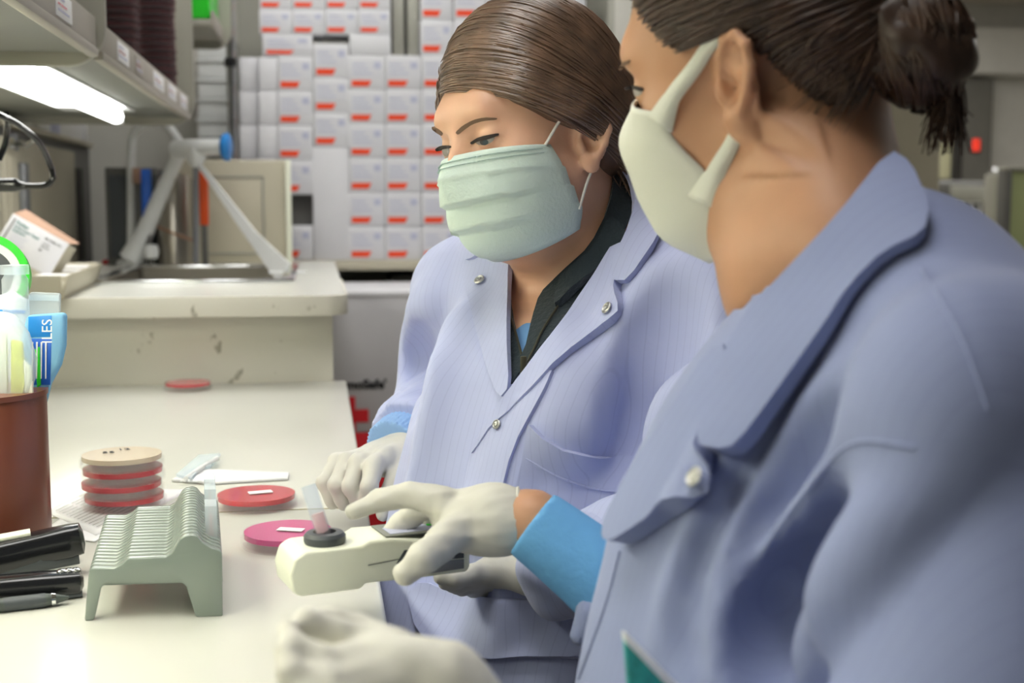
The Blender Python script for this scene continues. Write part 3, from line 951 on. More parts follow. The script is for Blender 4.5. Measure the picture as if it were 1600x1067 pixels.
# papers under the stack
def sheet(nm, label, corners, z, m, lines=0, cat='paper'):
    q = [np.array(G(*c, z)) for c in corners]
    n = 12
    v, f = [], []
    for j in range(n + 1):
        for i in range(n + 1):
            a, b_ = i / n, j / n
            p = (1 - a) * (1 - b_) * q[0] + a * (1 - b_) * q[1] + a * b_ * q[2] + (1 - a) * b_ * q[3]
            p[2] += .0006 * math.sin(4 * a + 2 * b_) * b_ + .0006
            v.append(p)
    for j in range(n):
        for i in range(n):
            k = j * (n + 1) + i
            f.append((k, k + 1, k + n + 2, k + n + 1))
    o = MB().add(v, f).build(nm, m, None, smooth=True)
    md = o.modifiers.new('t', 'SOLIDIFY')
    md.thickness = .0003
    tag(o, label, cat)
    if lines:
        L = MB()
        for k in range(lines):
            b_ = .12 + .8 * k / lines
            for a0, a1 in ((.08, .3), (.34, .5 + .3 * random.random())):
                pt = lambda a, bb: (1 - a) * (1 - bb) * q[0] + a * (1 - bb) * q[1] + a * bb * q[2] + (1 - a) * bb * q[3] + np.array([0, 0, .0022])
                L.add([pt(a0, b_), pt(a1, b_), pt(a1, b_ + .012), pt(a0, b_ + .012)], [(0, 1, 2, 3)])
        L.build('printed_lines', M['charcoal'], o)
    return o


sheet('form_paper', 'printed white form lying under the short stack of plates', ((70, 800), (150, 762), (300, 765), (150, 838)), ZB, M['paper'], 12)
sheet('form_paper', 'second white sheet peeking out beside the brown canister', ((60, 835), (110, 800), (190, 820), (148, 848)), ZB, M['paper'], 0)
# swab wrapper
t = thing('swab_wrapper', 'torn clear and white swab wrapper beyond the single red plate', 'wrapper', G(350, 748))
v0 = [G(*p, ZB + .001) for p in ((268, 752), (300, 735), (452, 741), (450, 750), (330, 757))]
MB().prism(v0, (0, 0, .003)).build('paper_strip', M['paper'], t, .0008)
MB().prism([G(*p, ZB + .004) for p in ((275, 745), (310, 715), (345, 712), (330, 732), (312, 735), (300, 752))], (0, 0, .004)).build('film', M['film'], t, .001)
MB().tube([G(290, 748, ZB + .006), G(318, 728, ZB + .008), G(340, 716, ZB + .010)], .003, 8).build('peeled_edge', M['white'], t, smooth=True)
cmb = MB()
for k in range(9):
    a = G(283 + 6 * k, 752, ZB + .0045)
    cmb.box(tuple(a + (-.0008, -.004, 0)), tuple(a + (.0008, .004, .0015)))
cmb.build('crimped_end', M['white'], t)

# ---------------- grey-green slotted rack
A, Bq = G(132, 970), G(348, 963)
ex = (Bq - A) / np.linalg.norm(Bq - A)
ny = np.array([-ex[1], ex[0], 0.])


def onfront(px, py):
    r = ray(px, py)
    s_ = ((A - CAM) @ ny) / (r @ ny)
    p = CAM + r * s_
    return np.array([(p - A) @ ex, p[2] - ZB])


h1 = onfront(139, 889)[1]
bk = G(164, 804, ZB + h1)
fk = A + ex * onfront(139, 889)[0] + UP * h1
dep = bk - fk
dep[2] = 0
top = [(139, 892), (144, 888), (178, 888), (190, 882), (200, 873), (258, 871), (268, 865), (281, 843), (288, 838), (300, 836), (308, 838), (316, 848), (330, 856), (343, 860), (347, 864)]
prof = [onfront(*p) for p in top]
W3 = lambda u, v_: A + ex * u + UP * (v_)
wd = onfront(348, 963)[0]
# front and back plates with the arched legs
front = [onfront(*p) for p in ((132, 970), (146, 970), (149, 962), (158, 918), (166, 912), (284, 911), (291, 916), (303, 955), (306, 963), (348, 963))]
front[0][1] = front[1][1] = front[-1][1] = front[-2][1] = 0
loop2 = [tuple(p) for p in front] + [tuple(p) for p in reversed(prof)]
loop3 = [W3(*p) for p in loop2]
t = thing('slotted_rack', 'grey-green plastic rack with a stepped ribbed top and two arched legs', 'rack', A)
MB().prism(loop3, dep * .06).build('front_plate', M['rack'], t, .0012, 2)
MB().prism([p + dep * .94 for p in loop3], dep * .06).build('back_plate', M['rack'], t, .0012, 2)
low = [(u, max(v_ - .006, .01)) for u, v_ in prof]
bl = [W3(u, v_) for u, v_ in low] + [W3(prof[-1][0], .026), W3(prof[0][0] + .004, .026)]
MB().prism([p + dep * .05 for p in bl], dep * .9).build('core', M['rack'], t)
MB().prism([W3(*p) + dep * .02 for p in ((wd - .003, 0), (wd, 0), (wd, prof[-1][1] - .001), (wd - .003, prof[-1][1] - .001))], dep * .95).build('side_plate', M['rack'], t)
NR = 16
rib0 = None
th_ = dep / NR * .62
for k in range(NR):
    if rib0 is None:
        pr2 = [W3(u, v_) for u, v_ in prof] + [W3(u, v_ - .008) for u, v_ in reversed(prof)]
        rib0 = MB().prism([p + dep * .07 for p in pr2], th_).build('rib', M['rack'], t, .0024, 3)
    else:
        r_ = rib0.copy()
        COL.objects.link(r_)
        r_.location = tuple(dep * (.90 * k / NR))
# clear strips standing in the right-hand slots
for k, (a, hh) in enumerate(((.2, .028), (.5, .03), (.83, .026))):
    u0 = wd - .012
    tt = thing('clear_strip', ['clear plastic strip with pink print standing in the rack slot nearest the front', 'clear plastic strip standing in the middle of the rack right edge', 'clear plastic strip standing at the back of the rack right edge'][k], 'strip', W3(u0, prof[-2][1]) + dep * a, 'clear strips in the rack')
    MB().prism([W3(u0, prof[-2][1] - .004) + dep * a, W3(u0 + .010, prof[-2][1] - .004) + dep * a, W3(u0 + .010, prof[-2][1] + hh) + dep * a, W3(u0, prof[-2][1] + hh) + dep * a], dep * .14).build('sleeve', M['film'], tt, .0006)
    MB().prism([W3(u0 + .004, prof[-2][1]) + dep * (a + .03), W3(u0 + .006, prof[-2][1]) + dep * (a + .03), W3(u0 + .006, prof[-2][1] + hh * .6) + dep * (a + .03), W3(u0 + .004, prof[-2][1] + hh * .6) + dep * (a + .03)], dep * .07).build('insert', M['pinkclear'], tt)

# ---------------- brown canister and its contents
cr = .066
ce = G(87, 850)
cc = np.array([ce[0] - cr - .002, ce[1] - .01, ZB])
ht = .1545
t = thing('brown_canister', 'glossy reddish-brown canister holding bags of loops and swabs', 'canister', cc)
MB().lathe([(0, 0), (cr - .002, 0), (cr, .002), (cr, ht - .002), (cr - .001, ht), (cr - .004, ht), (cr - .005, ht - .003), (cr - .005, .004), (0, .004)], cc, 56).build('shell', M['brown'], t, smooth=True)
MB().lathe([(cr - .0052, ht - .004), (cr + .0015, ht - .004), (cr + .0015, ht + .001), (cr - .0052, ht + .001)], cc, 56).build('rim', M['brown'], t, smooth=True)


def bag(nm, label, cat, poly, dd, th, m, parts=()):
    """a thin filled pouch; outline in the plane at depth dd, real thickness th"""
    base = P(*poly[0], dd)
    q = [P(x, y, dd) for x, y in poly]
    fwd = np.array([CF[0], CF[1], 0]) / math.hypot(CF[0], CF[1])
    tt = thing(nm, label, cat, base)
    o = MB().prism([p - fwd * th / 2 for p in q], fwd * th).build('pouch', m, tt, th * .35, 3)
    for n2, pl, off, t2, m2 in parts:
        MB().prism([P(x, y, dd) - fwd * (th / 2 + off) for x, y in pl], fwd * t2).build(n2, m2, tt, t2 * .3)
    return tt, fwd


dcan = pixel(cc)[2]
tt, fw = bag('blue_pouch', 'blue printed plastic pouch of loops sticking out of the brown canister', 'pouch', [(40, 640), (32, 540), (44, 492), (104, 488), (103, 540), (96, 570), (80, 600), (70, 640)], dcan + .01, .012, M['bluefilm'],
             [('printed_band', [(48, 494), (84, 492), (84, 525), (48, 526)], .0004, .0012, M['blue']), ('barcode_panel', [(50, 528), (84, 528), (82, 600), (54, 600)], .0004, .0012, M['dblue']), ('green_loops', [(58, 545), (66, 540), (68, 600), (62, 604)], .0014, .002, M['green'])]
             )
for k in range(4):
    bx0 = 54 + 7 * k
    MB().prism([P(x, y, dcan + .01) - fw * .0078 for x, y in ((bx0, 533), (bx0 + 2.5, 533), (bx0 + 1.5, 590), (bx0, 590))], fw * .0006).build('barcode_bar', M['paper'], tt)
text('lettering', 'ILES', P(88, 535, dcan) - fw * .012, P(88, 500, dcan) - P(88, 540, dcan), P(70, 540, dcan) - P(88, 540, dcan), .014, M['paper'], tt)
bag('film_pouch', 'colourless crinkled plastic pouch behind the blue one in the canister', 'pouch', [(38, 620), (40, 480), (48, 456), (95, 458), (94, 500), (84, 560), (70, 620)], dcan + .032, .006, M['film'], [('seal', [(46, 460), (94, 461), (94, 470), (46, 469)], .0004, .001, M['film'])])
bag('swab_pouch', 'clear pouch of yellow and white loops at the front of the canister', 'pouch', [(-40, 640), (-40, 505), (-10, 485), (22, 490), (44, 520), (56, 560), (54, 590), (40, 640)], dcan - .03, .018, M['film'],
    [('yellow_loops', [(18, 530), (36, 534), (40, 600), (34, 630), (18, 630)], -.006, .005, M['lime']), ('white_loops', [(-36, 520), (12, 520), (14, 630), (-36, 630)], -.005, .005, M['cream']), ('white_loops', [(38, 560), (52, 575), (54, 630), (42, 630)], -.005, .004, M['cream'])])
bag('white_pouch', 'white paper-backed pouch leaning at the back of the canister', 'pouch', [(-30, 620), (-30, 470), (20, 455), (46, 470), (46, 520), (40, 620)], dcan + .045, .008, M['paper'], [('blue_edge', [(-30, 482), (44, 484), (45, 490), (-30, 488)], .0005, .0012, M['blue'])])
# clear vial standing among the pouches
t = thing('clear_vial', 'frosted clear vial upright above the canister pouches', 'vial', P(26, 470, dcan + .03))
va = P(26, 500, dcan + .02)
MB().lathe([(0, 0), (.0125, 0), (.0125, .045), (.0095, .05), (.0095, .056), (0, .056)], va - UP * .005, 20).build('body', M['film'], t, smooth=True)
MB().lathe([(.0097, .05), (.0135, .05), (.0135, .059), (0, .059)], va - UP * .005, 20).build('cap', M['film'], t, smooth=True)
# tape roll with green rim
tr = P(-20, 431, 1.36)
nrm = -np.array([CF[0] * .9 - .25, CF[1], -.15])
nrm /= np.linalg.norm(nrm)
a2 = np.cross(UP, nrm); a2 /= np.linalg.norm(a2)
axr = np.stack([a2, np.cross(nrm, a2), nrm], 1)
t = thing('tape_roll', 'label tape roll with a bright green rim and a white printed core', 'tape roll', tr)
MB().lathe([(.0355, -.012), (.0435, -.012), (.0435, .012), (.0355, .012), (.0355, -.012)], tr, 48, axr).build('green_rim', M['green'], t, smooth=False, label='bright green rim')
MB().lathe([(.0, -.010), (.0355, -.010), (.0355, .011), (0, .011)], tr, 48, axr).build('core', M['paper'], t)
MB().lathe([(.020, .0112), (.027, .0112), (.027, .0118), (.020, .0118)], tr, 48, axr).build('printed_ring', M['charcoal'], t)
# beige tray with the swab box
zb1 = .927
c01, c11 = G(98, 467, zb1), G(152, 441, zb1)
c00, c10 = c01 + (-.26, -.01, 0), c11 + (-.24, .0, 0)
t = thing('beige_bin', 'beige open bin overhanging the sink counter edge, holding the swab box', 'bin', (c00 + c11) / 2)
zt_ = zb1 + .042
m_ = MB()
for a, b_ in ((c00, c01), (c01, c11), (c11, c10), (c10, c00)):
    dv = b_ - a; dv /= np.linalg.norm(dv)
    ow = np.cross(dv, UP) * .012
    nn = np.cross(UP, dv) * .004
    m_.prism([a, b_, b_ + UP * (zt_ - zb1) + ow, a + UP * (zt_ - zb1) + ow], nn)
m_.build('walls', M['cab'], t, .001)
MB().prism([c00, c01, c11, c10], (0, 0, .004)).build('bottom', M['cab'], t)
for k in range(3):
    p0 = c01 * (.75 - .2 * k) + c11 * (.25 + .2 * k) + UP * (.034 + .003 * k)
    MB().box(tuple(p0 + (-.06, -.03, 0)), tuple(p0 + (.004, .03, .003))).build('paper_slip', M['paper'], t, .001)
# tilted swab box: face polygon corners at its own depth
t = thing('swab_box', 'tilted white box of cotton tipped applicators with its brown lid open', 'box', P(60, 430, 2.36))
f00, f10, f11, f01 = P(-12, 385, 2.40), P(76, 433, 2.40), P(108, 381, 2.411), P(20, 333, 2.411)
f01 = f00 + (f11 - f10)
rr = (f10 - f00); rr /= np.linalg.norm(rr)
uu = (f11 - f10); uu -= rr * (uu @ rr); hh_ = np.linalg.norm(uu); uu /= hh_
nn = np.cross(rr, uu)
if nn @ CF > 0:
    nn = -nn
wbx = np.linalg.norm(f10 - f00)
dpx = .048
q = [f00, f00 + rr * wbx, f00 + rr * wbx + uu * hh_, f00 + uu * hh_]
MB().prism(q, -nn * dpx).build('carton', M['carton'], t, .0012)
MB().prism([q[3] + uu * .0003 - nn * .003, q[2] + uu * .0003 - nn * .003, q[2] + uu * .012 - nn * (dpx + .004), q[3] + uu * .02 - nn * (dpx - .004)], -nn * .0012 + uu * .001).build('open_flap', M['card'], t, label='brown inside of the open flap')
MB().prism([q[1] + rr * .0004 + uu * .001, q[1] + rr * .0004 + uu * (hh_ - .001), q[1] + rr * .0004 + uu * (hh_ - .001) - nn * (dpx - .002), q[1] + rr * .0004 + uu * .001 - nn * (dpx - .002)], rr * .0006).build('side_panel', M['cab'], t)
MB().prism([q[0] + nn * .0003 + rr * .008 + uu * .01, q[0] + nn * .0003 + rr * .0105 + uu * .01, q[0] + nn * .0003 + rr * .0105 + uu * (hh_ - .006), q[0] + nn * .0003 + rr * .008 + uu * (hh_ - .006)], nn * .0003).build('black_bar', M['ink'], t)
fo = q[3] + nn * .0004
K_ = 1.05
for s_, a, b_, sz, mm in (('Puritan', .014, .013, .0085, 'teal'), ('Sterile Cotton Tipped', .014, .020, .0056, 'teal'), ('Applicators', .014, .0265, .0056, 'teal'), ('REF 25-806 1WC', wbx - .062, .013, .0046, 'ink'), ('1 Per Pack', wbx - .062, .022, .0034, 'charcoal'), ('STERILE EO', wbx - .062, .028, .0034, 'charcoal'), ('CE', wbx - .062, .036, .005, 'ink')):
    text('lettering', s_, fo + rr * (a if a < .02 else a + .018) * K_ * (1 if a < .02 else 1 / K_) - uu * b_ * K_, rr, uu, sz * K_, M[mm], t, bold=sz * .025)
ln = MB()
for k in range(8):
    a_ = fo + rr * .02 - uu * (.032 + .0042 * k) * K_
    ln.add([a_, a_ + rr * (.032 - .003 * (k % 3)), a_ + rr * (.032 - .003 * (k % 3)) + uu * .0009, a_ + uu * .0009], [(0, 1, 2, 3)])
ln.build('small_print', M['print'], t)
# black cable with plug, hook
t = thing('power_cable', 'black power cable with a plug looping down under the shelf', 'cable', P(30, 290, 1.9))
pts = spline([P(-30, 165, 1.75), P(-5, 178, 1.75), P(28, 195, 1.8), P(60, 222, 1.85), P(78, 258, 1.9), P(82, 278, 1.9), P(70, 290, 1.9), P(35, 291, 1.9)], 6)
MB().tube(pts, .0045, 10).build('cord', M['black'], t, smooth=True)
pts = spline([P(-2, 250, 1.85), P(8, 225, 1.85), P(11, 200, 1.84), P(10, 178, 1.8)], 6)
MB().tube(pts, .0045, 10).build('cord', M['black'], t, smooth=True)
MB().tube([P(-30, 290, 1.9), P(24, 289, 1.9), P(30, 291, 1.9), P(40, 291, 1.9)], [.0105, .0105, .007, .005], 12).build('plug', M['black'], t, smooth=True)
t = thing('cable_hook', 'bent metal hook on the cabinet behind the black cable', 'hook', P(30, 224, 2.9))
MB().tube(spline([P(4, 222, 2.85), P(18, 229, 2.85), P(27, 224, 2.9), P(29, 222, 2.95), P(38, 229, 2.9), P(50, 220, 2.85), P(56, 213, 2.85)], 5), .006, 8).build('rod', M['chrome'], t, smooth=True)
MB().box(tuple(P(28, 222, 2.95) + (-.02, -.01, -.02)), tuple(P(28, 222, 2.95) + (.0, .01, .02))).build('mount', M['pull'], t, .003)

# ---------------- stapler, black tool and pen in front
def bar(path, w_, h_, up=UP):
    """swept rounded-rectangle bar along 3-D path with per-point width / height"""
    n = len(path)
    v, f = [], []
    N = 16
    for i in range(n):
        tn = np.array(path[min(i + 1, n - 1)]) - np.array(path[max(i - 1, 0)])
        tn /= np.linalg.norm(tn)
        sd = np.cross(tn, up); sd /= np.linalg.norm(sd)
        u2 = np.cross(sd, tn)
        for k in range(N):
            a = 2 * math.pi * k / N
            ca, sa = math.cos(a), math.sin(a)
            e_ = .5
            v.append(np.array(path[i]) + sd * w_[i] * math.copysign(abs(ca) ** e_, ca) + u2 * h_[i] * math.copysign(abs(sa) ** e_, sa))
    for i in range(n - 1):
        for k in range(N):
            k2 = (k + 1) % N
            f.append((i * N + k, i * N + k2, (i + 1) * N + k2, (i + 1) * N + k))
    f += [tuple(reversed(range(N))), tuple((n - 1) * N + k for k in range(N))]
    return MB().add(v, f)


ds = 1.15
t = thing('stapler', 'black stapler with a pale label strip beside the rack', 'stapler', G(60, 890))
tip, mid, tail = P(130, 840, ds), P(60, 856, ds - .01), P(-70, 886, ds - .04)
pth = [tip + (tip - mid) * .02, tip + (mid - tip) * .04, tip + (mid - tip) * .3, mid, (mid + tail) / 2, tail]
bar(pth, [.004, .011, .0135, .0135, .0135, .0135], [.006, .0135, .0145, .0145, .0145, .0145]).build('upper_arm', M['black'], t, smooth=True)
b0, b1 = G(121, 876), G(-70, 905)
b0[2] = b1[2] = ZB + .0045
bar([b0, b0 * .95 + b1 * .05, b0 * .5 + b1 * .5, b1], [.006, .013, .0145, .0145], [.003, .0044, .0044, .0044]).build('base', M['pen'], t, smooth=True)
m0, m1 = P(122, 864, ds), P(-70, 898, ds - .04)
bar([m0, m0 * .5 + m1 * .5, m1], [.0085, .009, .009], [.009, .010, .011]).build('magazine', M['charcoal'], t, smooth=True)
l0, l1 = P(48, 846, ds - .012), P(-20, 859, ds - .025)
bar([l0 + UP * .0085, l1 + UP * .0085], [.008, .008], [.0022, .0022]).build('pale_label', M['cream'], t, label='pale label strip')
t = thing('staple_tool', 'black tool with a dotted chrome nose lying between stapler and pen', 'tool', G(70, 925))
p0, p1, p2 = P(131, 905, 1.09), P(70, 913, 1.08), P(-70, 930, 1.06)
for q in (p0, p1, p2):
    q[2] = ZB + .0125
bar([p0, p0 * .9 + p1 * .1, p1, p2], [.004, .011, .0125, .0125], [.004, .0095, .0105, .0095]).build('handle', M['black'], t, smooth=True)
bar([p0 * .95 + p1 * .05 - UP * .009, p1 - UP * .009, p2 - UP * .009], [.009, .011, .011], [.003, .003, .003]).build('lower_jaw', M['charcoal'], t, smooth=True)
for k in range(3):
    c = p0 * (1 - .2 - .18 * k) + p1 * (.2 + .18 * k) + UP * .0098
    MB().lathe([(0, -.001), (.0042, -.001), (.0042, .0012), (.003, .002), (0, .002)], c, 16).build('chrome_dot', M['chrome'], t, smooth=True)
t = thing('ballpoint_pen', 'dark grey ballpoint pen lying nearest the camera on the bench', 'pen', G(50, 955))
e0, e1 = G(108, 944), G(-80, 966)
e0[2] = e1[2] = ZB + .0058
dv = (e1 - e0)
MB().tube([e0, e0 + dv * .03, e0 + dv * .13, e0 + dv * .2, e0 + dv], [.0012, .0022, .0046, .0056, .0056], 16).build('barrel', M['pen'], t, smooth=True)
MB().tube([e0 + dv * .115, e0 + dv * .15], [.0051, .0057], 16).build('ring', M['chrome'], t, smooth=True)
MB().tube([e0 + dv * .2, e0 + dv * .55], .0060, 16).build('grip', M['charcoal'], t, smooth=True)

# ---------------- the handheld tube reader
t = thing('tube_reader', 'cream handheld tube reader held in gloved hands over the bench', 'tube reader', P(590, 880, .99))
zd = ZB + .032
k0, k1 = G(462, 934, zd), G(735, 899, zd)
dx_ = (k1 - k0); ln_ = np.linalg.norm(dx_); dx_ /= ln_
dy_ = np.cross(UP, dx_)
hd = .036
wd_ = .050
lp = []
pro = [(0.004, 0), (.052, 0), (.056, .004), (ln_ * .72, .003), (ln_ * .98, .003), (ln_, .007), (ln_, .027), (ln_ * .7, .034), (ln_ * .55, .037), (.06, .0375), (.054, .0345), (.008, .0345), (0, .030), (-.004, .018), (-.002, .004)]
MB().prism([k0 + dx_ * a + UP * b_ for a, b_ in pro], dy_ * wd_).build('body', M['cream'], t, .0055, 4)
# raised top deck with screen and key
tz = UP * .0372
MB().prism([k0 + dx_ * a + tz + dy_ * b_ for a, b_ in ((.075, .006), (.128, .006), (.128, .044), (.075, .044))], UP * .0014).build('display', M['shelfdark'], t, .0006)
MB().prism([k0 + dx_ * a + tz + dy_ * b_ for a, b_ in ((.08, .010), (.122, .010), (.122, .030), (.08, .030))], UP * .0019).build('display_glass', M['print'], t)
MB().prism([k0 + dx_ * a + UP * .0355 + dy_ * b_ for a, b_ in ((.116, .022), (.136, .022), (.136, .042), (.116, .042))], UP * .0045).build('green_key', M['green'], t, .001, label='green key')
so = k0 + dx_ * .030 + dy_ * (wd_ * .45) + UP * .0345
MB().lathe([(0, 0), (.0155, 0), (.0165, .002), (.0165, .006), (.0145, .0085), (.009, .009), (.009, .004), (0, .004)], so, 36).build('tube_socket', M['charcoal'], t, smooth=True, label='dark grey round tube socket')
# dark battery door and seam on the near side
nrm_ = -dy_
fb = k0 + nrm_ * .0004
MB().prism([fb + dx_ * a + UP * b_ for a, b_ in ((.058, .0185), (.098, .0215), (.098, .0222), (.058, .0192))], nrm_ * .0003).build('side_seam', M['shelfdark'], t)
MB().prism([fb + dx_ * a + UP * b_ for a, b_ in ((.081, .017), (.088, .0275), (.096, .0275), (.096, .020))], nrm_ * .0006).build('catch', M['charcoal'], t)
MB().prism([fb + dx_ * a + UP * b_ for a, b_ in ((.112, .0165), (ln_ - .006, .0155), (ln_ - .006, .0255), (.112, .030))], nrm_ * .0011).build('battery_door', M['charcoal'], t, .0004)
MB().prism([fb + dx_ * a + UP * b_ for a, b_ in ((.108, .006), (ln_ - .006, .007), (ln_ - .006, .0145), (.108, .0155))], nrm_ * .0011).build('lower_strip', M['pull'], t, .0004)
# glass tube in the socket
t = thing('glass_tube', 'clear glass test tube standing in the reader socket', 'test tube', so)
b0 = so + UP * .004
tl = P(486, 772, pixel(so)[2]) - b0
tl = tl / np.linalg.norm(tl)
a2 = np.cross(tl, CF); a2 /= np.linalg.norm(a2)
axt = np.stack([a2, np.cross(tl, a2), tl], 1)
MB().lathe([(0, 0), (.0055, .001), (.0062, .004), (.0062, .043), (.0052, .043), (.0052, .005), (0, .003)], b0, 24, axt).build('wall', M['glass'], t, smooth=True)
MB().lathe([(0, .0035), (.0050, .0050), (.0050, .020), (0, .020)], b0, 24, axt).build('liquid', M['pinkclear'], t, smooth=True)

# ------------------------------------------------------------------ implicit-surface modelling for the two people
BIG = .12


def rc(a, b, ra, rb):
    a, b = np.array(a, float), np.array(b, float)
    ba = b - a
    L2 = ba @ ba + 1e-12

    def fn(X, Y, Z):
        t = np.clip(((X - a[0]) * ba[0] + (Y - a[1]) * ba[1] + (Z - a[2]) * ba[2]) / L2, 0, 1)
        return np.sqrt((X - a[0] - t * ba[0]) ** 2 + (Y - a[1] - t * ba[1]) ** 2 + (Z - a[2] - t * ba[2]) ** 2) - (ra + (rb - ra) * t)
    m = max(ra, rb)
    return fn, np.minimum(a, b) - m, np.maximum(a, b) + m


def ell(c, A, r):
    c, A, r = np.array(c, float), np.array(A, float), np.array(r, float)
    ext = np.sqrt(((A * r) ** 2).sum(1))
    rm = r.min()

    def fn(X, Y, Z):
        x, y, z = X - c[0], Y - c[1], Z - c[2]
        q = [(x * A[0, k] + y * A[1, k] + z * A[2, k]) / r[k] for k in range(3)]
        k0 = np.sqrt(q[0] ** 2 + q[1] ** 2 + q[2] ** 2)
        k1 = np.sqrt((q[0] / r[0]) ** 2 + (q[1] / r[1]) ** 2 + (q[2] / r[2]) ** 2)
        return np.where(k1 > 1e-6, k0 * (k0 - 1) / (k1 + 1e-9), -rm)
    return fn, c - ext, c + ext


def smin(a, b, k):
    h = np.maximum(k - np.abs(a - b), 0) / k
    return np.minimum(a, b) - h * h * k * .25


class Sdf:
    def __init__(s):
        s.ops, s.post, s.disp = [], [], []

    def add(s, prim, k=.02):
        s.ops.append(('u', *prim, max(k, 1e-5)))
        return s

    def sub(s, prim, k=.01):
        s.ops.append(('s', *prim, max(k, 1e-5)))
        return s

    def chain(s, pts, k=.01, kj=.004):
        """pts: (point, radius)"""
        for i in range(len(pts) - 1):
            s.add(rc(pts[i][0], pts[i + 1][0], pts[i][1], pts[i + 1][1]), k if i == 0 else kj)
        return s

    def ev(s, p, post=False):
        X, Y, Z = p[:, 0], p[:, 1], p[:, 2]
        F = np.full(len(p), 1e3)
        for kind, fn, lo, hi, k in s.ops:
            d = fn(X, Y, Z)
            F = smin(F, d, k) if kind == 'u' else -smin(-F, d, k)
        for g in s.disp:
            F = F - g(X, Y, Z)
        if post:
            for g in s.post:
                F = g(F, X, Y, Z)
        return F

    def bounds(s):
        lo = np.min([o[2] for o in s.ops if o[0] == 'u'], 0)
        hi = np.max([o[3] for o in s.ops if o[0] == 'u'], 0)
        return lo, hi

    def grid(s, xs, ys, zs):
        F = np.full((len(xs), len(ys), len(zs)), BIG, np.float32)
        XS, YS, ZS_ = xs.astype(np.float32), ys.astype(np.float32), zs.astype(np.float32)
        for kind, fn, lo, hi, k in s.ops:
            pad = k + .03
            i0, i1 = np.searchsorted(xs, lo[0] - pad), np.searchsorted(xs, hi[0] + pad)
            j0, j1 = np.searchsorted(ys, lo[1] - pad), np.searchsorted(ys, hi[1] + pad)
            k0, k1 = np.searchsorted(zs, lo[2] - pad), np.searchsorted(zs, hi[2] + pad)
            if i1 <= i0 or j1 <= j0 or k1 <= k0:
                continue
            d = fn(XS[i0:i1, None, None], YS[None, j0:j1, None], ZS_[None, None, k0:k1]).astype(np.float32)
            sub = F[i0:i1, j0:j1, k0:k1]
            F[i0:i1, j0:j1, k0:k1] = smin(sub, d, k) if kind == 'u' else -smin(-sub, d, k)
        if s.disp or s.post:
            I = np.nonzero(np.abs(F) < .03)
            f = F[I].astype(float)
            X, Y, Z = xs[I[0]], ys[I[1]], zs[I[2]]
            for g in s.disp:
                f = f - g(X, Y, Z)
            for g in s.post:
                f = g(f, X, Y, Z)
            F[I] = f
        return F


def axis(lo, hi, fine=(), step=.006, fstep=.002):
    """coordinates with step, refined to fstep inside the fine intervals"""
    out = [lo]
    while out[-1] < hi:
        x = out[-1]
        inside = any(a <= x < b for a, b in fine)
        nx = x + (fstep if inside else step)
        if not inside:
            for a, b in fine:
                if x < a < nx:
                    nx = a
        out.append(nx)
    return np.array(out)


def nets(F, xs, ys, zs):
    """naive surface nets on a rectilinear grid"""
    S = F < 0
    nx, ny, nz = F.shape
    c = np.zeros((nx - 1, ny - 1, nz - 1), np.uint8)
    for a in (0, 1):
        for b_ in (0, 1):
            for d in (0, 1):
                c += S[a:nx - 1 + a, b_:ny - 1 + b_, d:nz - 1 + d]
    I = np.nonzero((c > 0) & (c < 8))
    n = len(I[0])
    idx = np.full(c.shape, -1, np.int32)
    idx[I] = np.arange(n)
    acc = np.zeros((n, 3))
    cnt = np.zeros(n)
    co = (xs, ys, zs)
    for ax in range(3):
        o1, o2 = [k for k in range(3) if k != ax]
        for a in (0, 1):
            for b_ in (0, 1):
                p = [I[0].copy(), I[1].copy(), I[2].copy()]
                p[o1] += a
                p[o2] += b_
                q = [p[0].copy(), p[1].copy(), p[2].copy()]
                q[ax] += 1
                f0, f1 = F[tuple(p)].astype(float), F[tuple(q)].astype(float)
                m = (f0 < 0) != (f1 < 0)
                t = np.where(m, f0 / np.where(m, f0 - f1, 1), 0)
                v = np.stack([co[k][p[k]] for k in range(3)], 1)
                v[:, ax] += t * (co[ax][q[ax]] - co[ax][p[ax]])
                acc[m] += v[m]
                cnt[m] += 1
    V = acc / cnt[:, None]
    quads = []
    for ax in range(3):
        o1, o2 = [(1, 2), (2, 0), (0, 1)][ax]
        sl0, sl1 = [slice(None)] * 3, [slice(None)] * 3
        sl0[ax], sl1[ax] = slice(0, -1), slice(1, None)
        E_ = S[tuple(sl0)] != S[tuple(sl1)]
        J = np.nonzero(E_)
        ok = (J[o1] > 0) & (J[o2] > 0) & (J[o1] < F.shape[o1] - 1) & (J[o2] < F.shape[o2] - 1)
        J = [j[ok] for j in J]
        sgn = S[J[0], J[1], J[2]]
        def cell(d1, d2):
            q = [j.copy() for j in J]
            q[o1] = q[o1] - d1
            q[o2] = q[o2] - d2
            return idx[q[0], q[1], q[2]]
        Q = np.stack([cell(1, 1), cell(0, 1), cell(0, 0), cell(1, 0)], 1)
        Q[~sgn] = Q[~sgn][:, ::-1]
        quads.append(Q)
    return V, np.concatenate(quads)


def npmesh(name, V, Q, m, parent, label=None):
    me = bpy.data.meshes.new(name)
    n, k = Q.shape
    V = V - org(parent)
    me.vertices.add(len(V))
    me.vertices.foreach_set('co', V.astype(np.float32).ravel())
    me.loops.add(n * k)
    me.loops.foreach_set('vertex_index', Q.astype(np.int32).ravel())
    me.polygons.add(n)
    me.polygons.foreach_set('loop_start', np.arange(0, n * k, k, dtype=np.int32))
    me.update(calc_edges=True)
    me.validate()
    return link(name, me, m, parent, True, label=label)


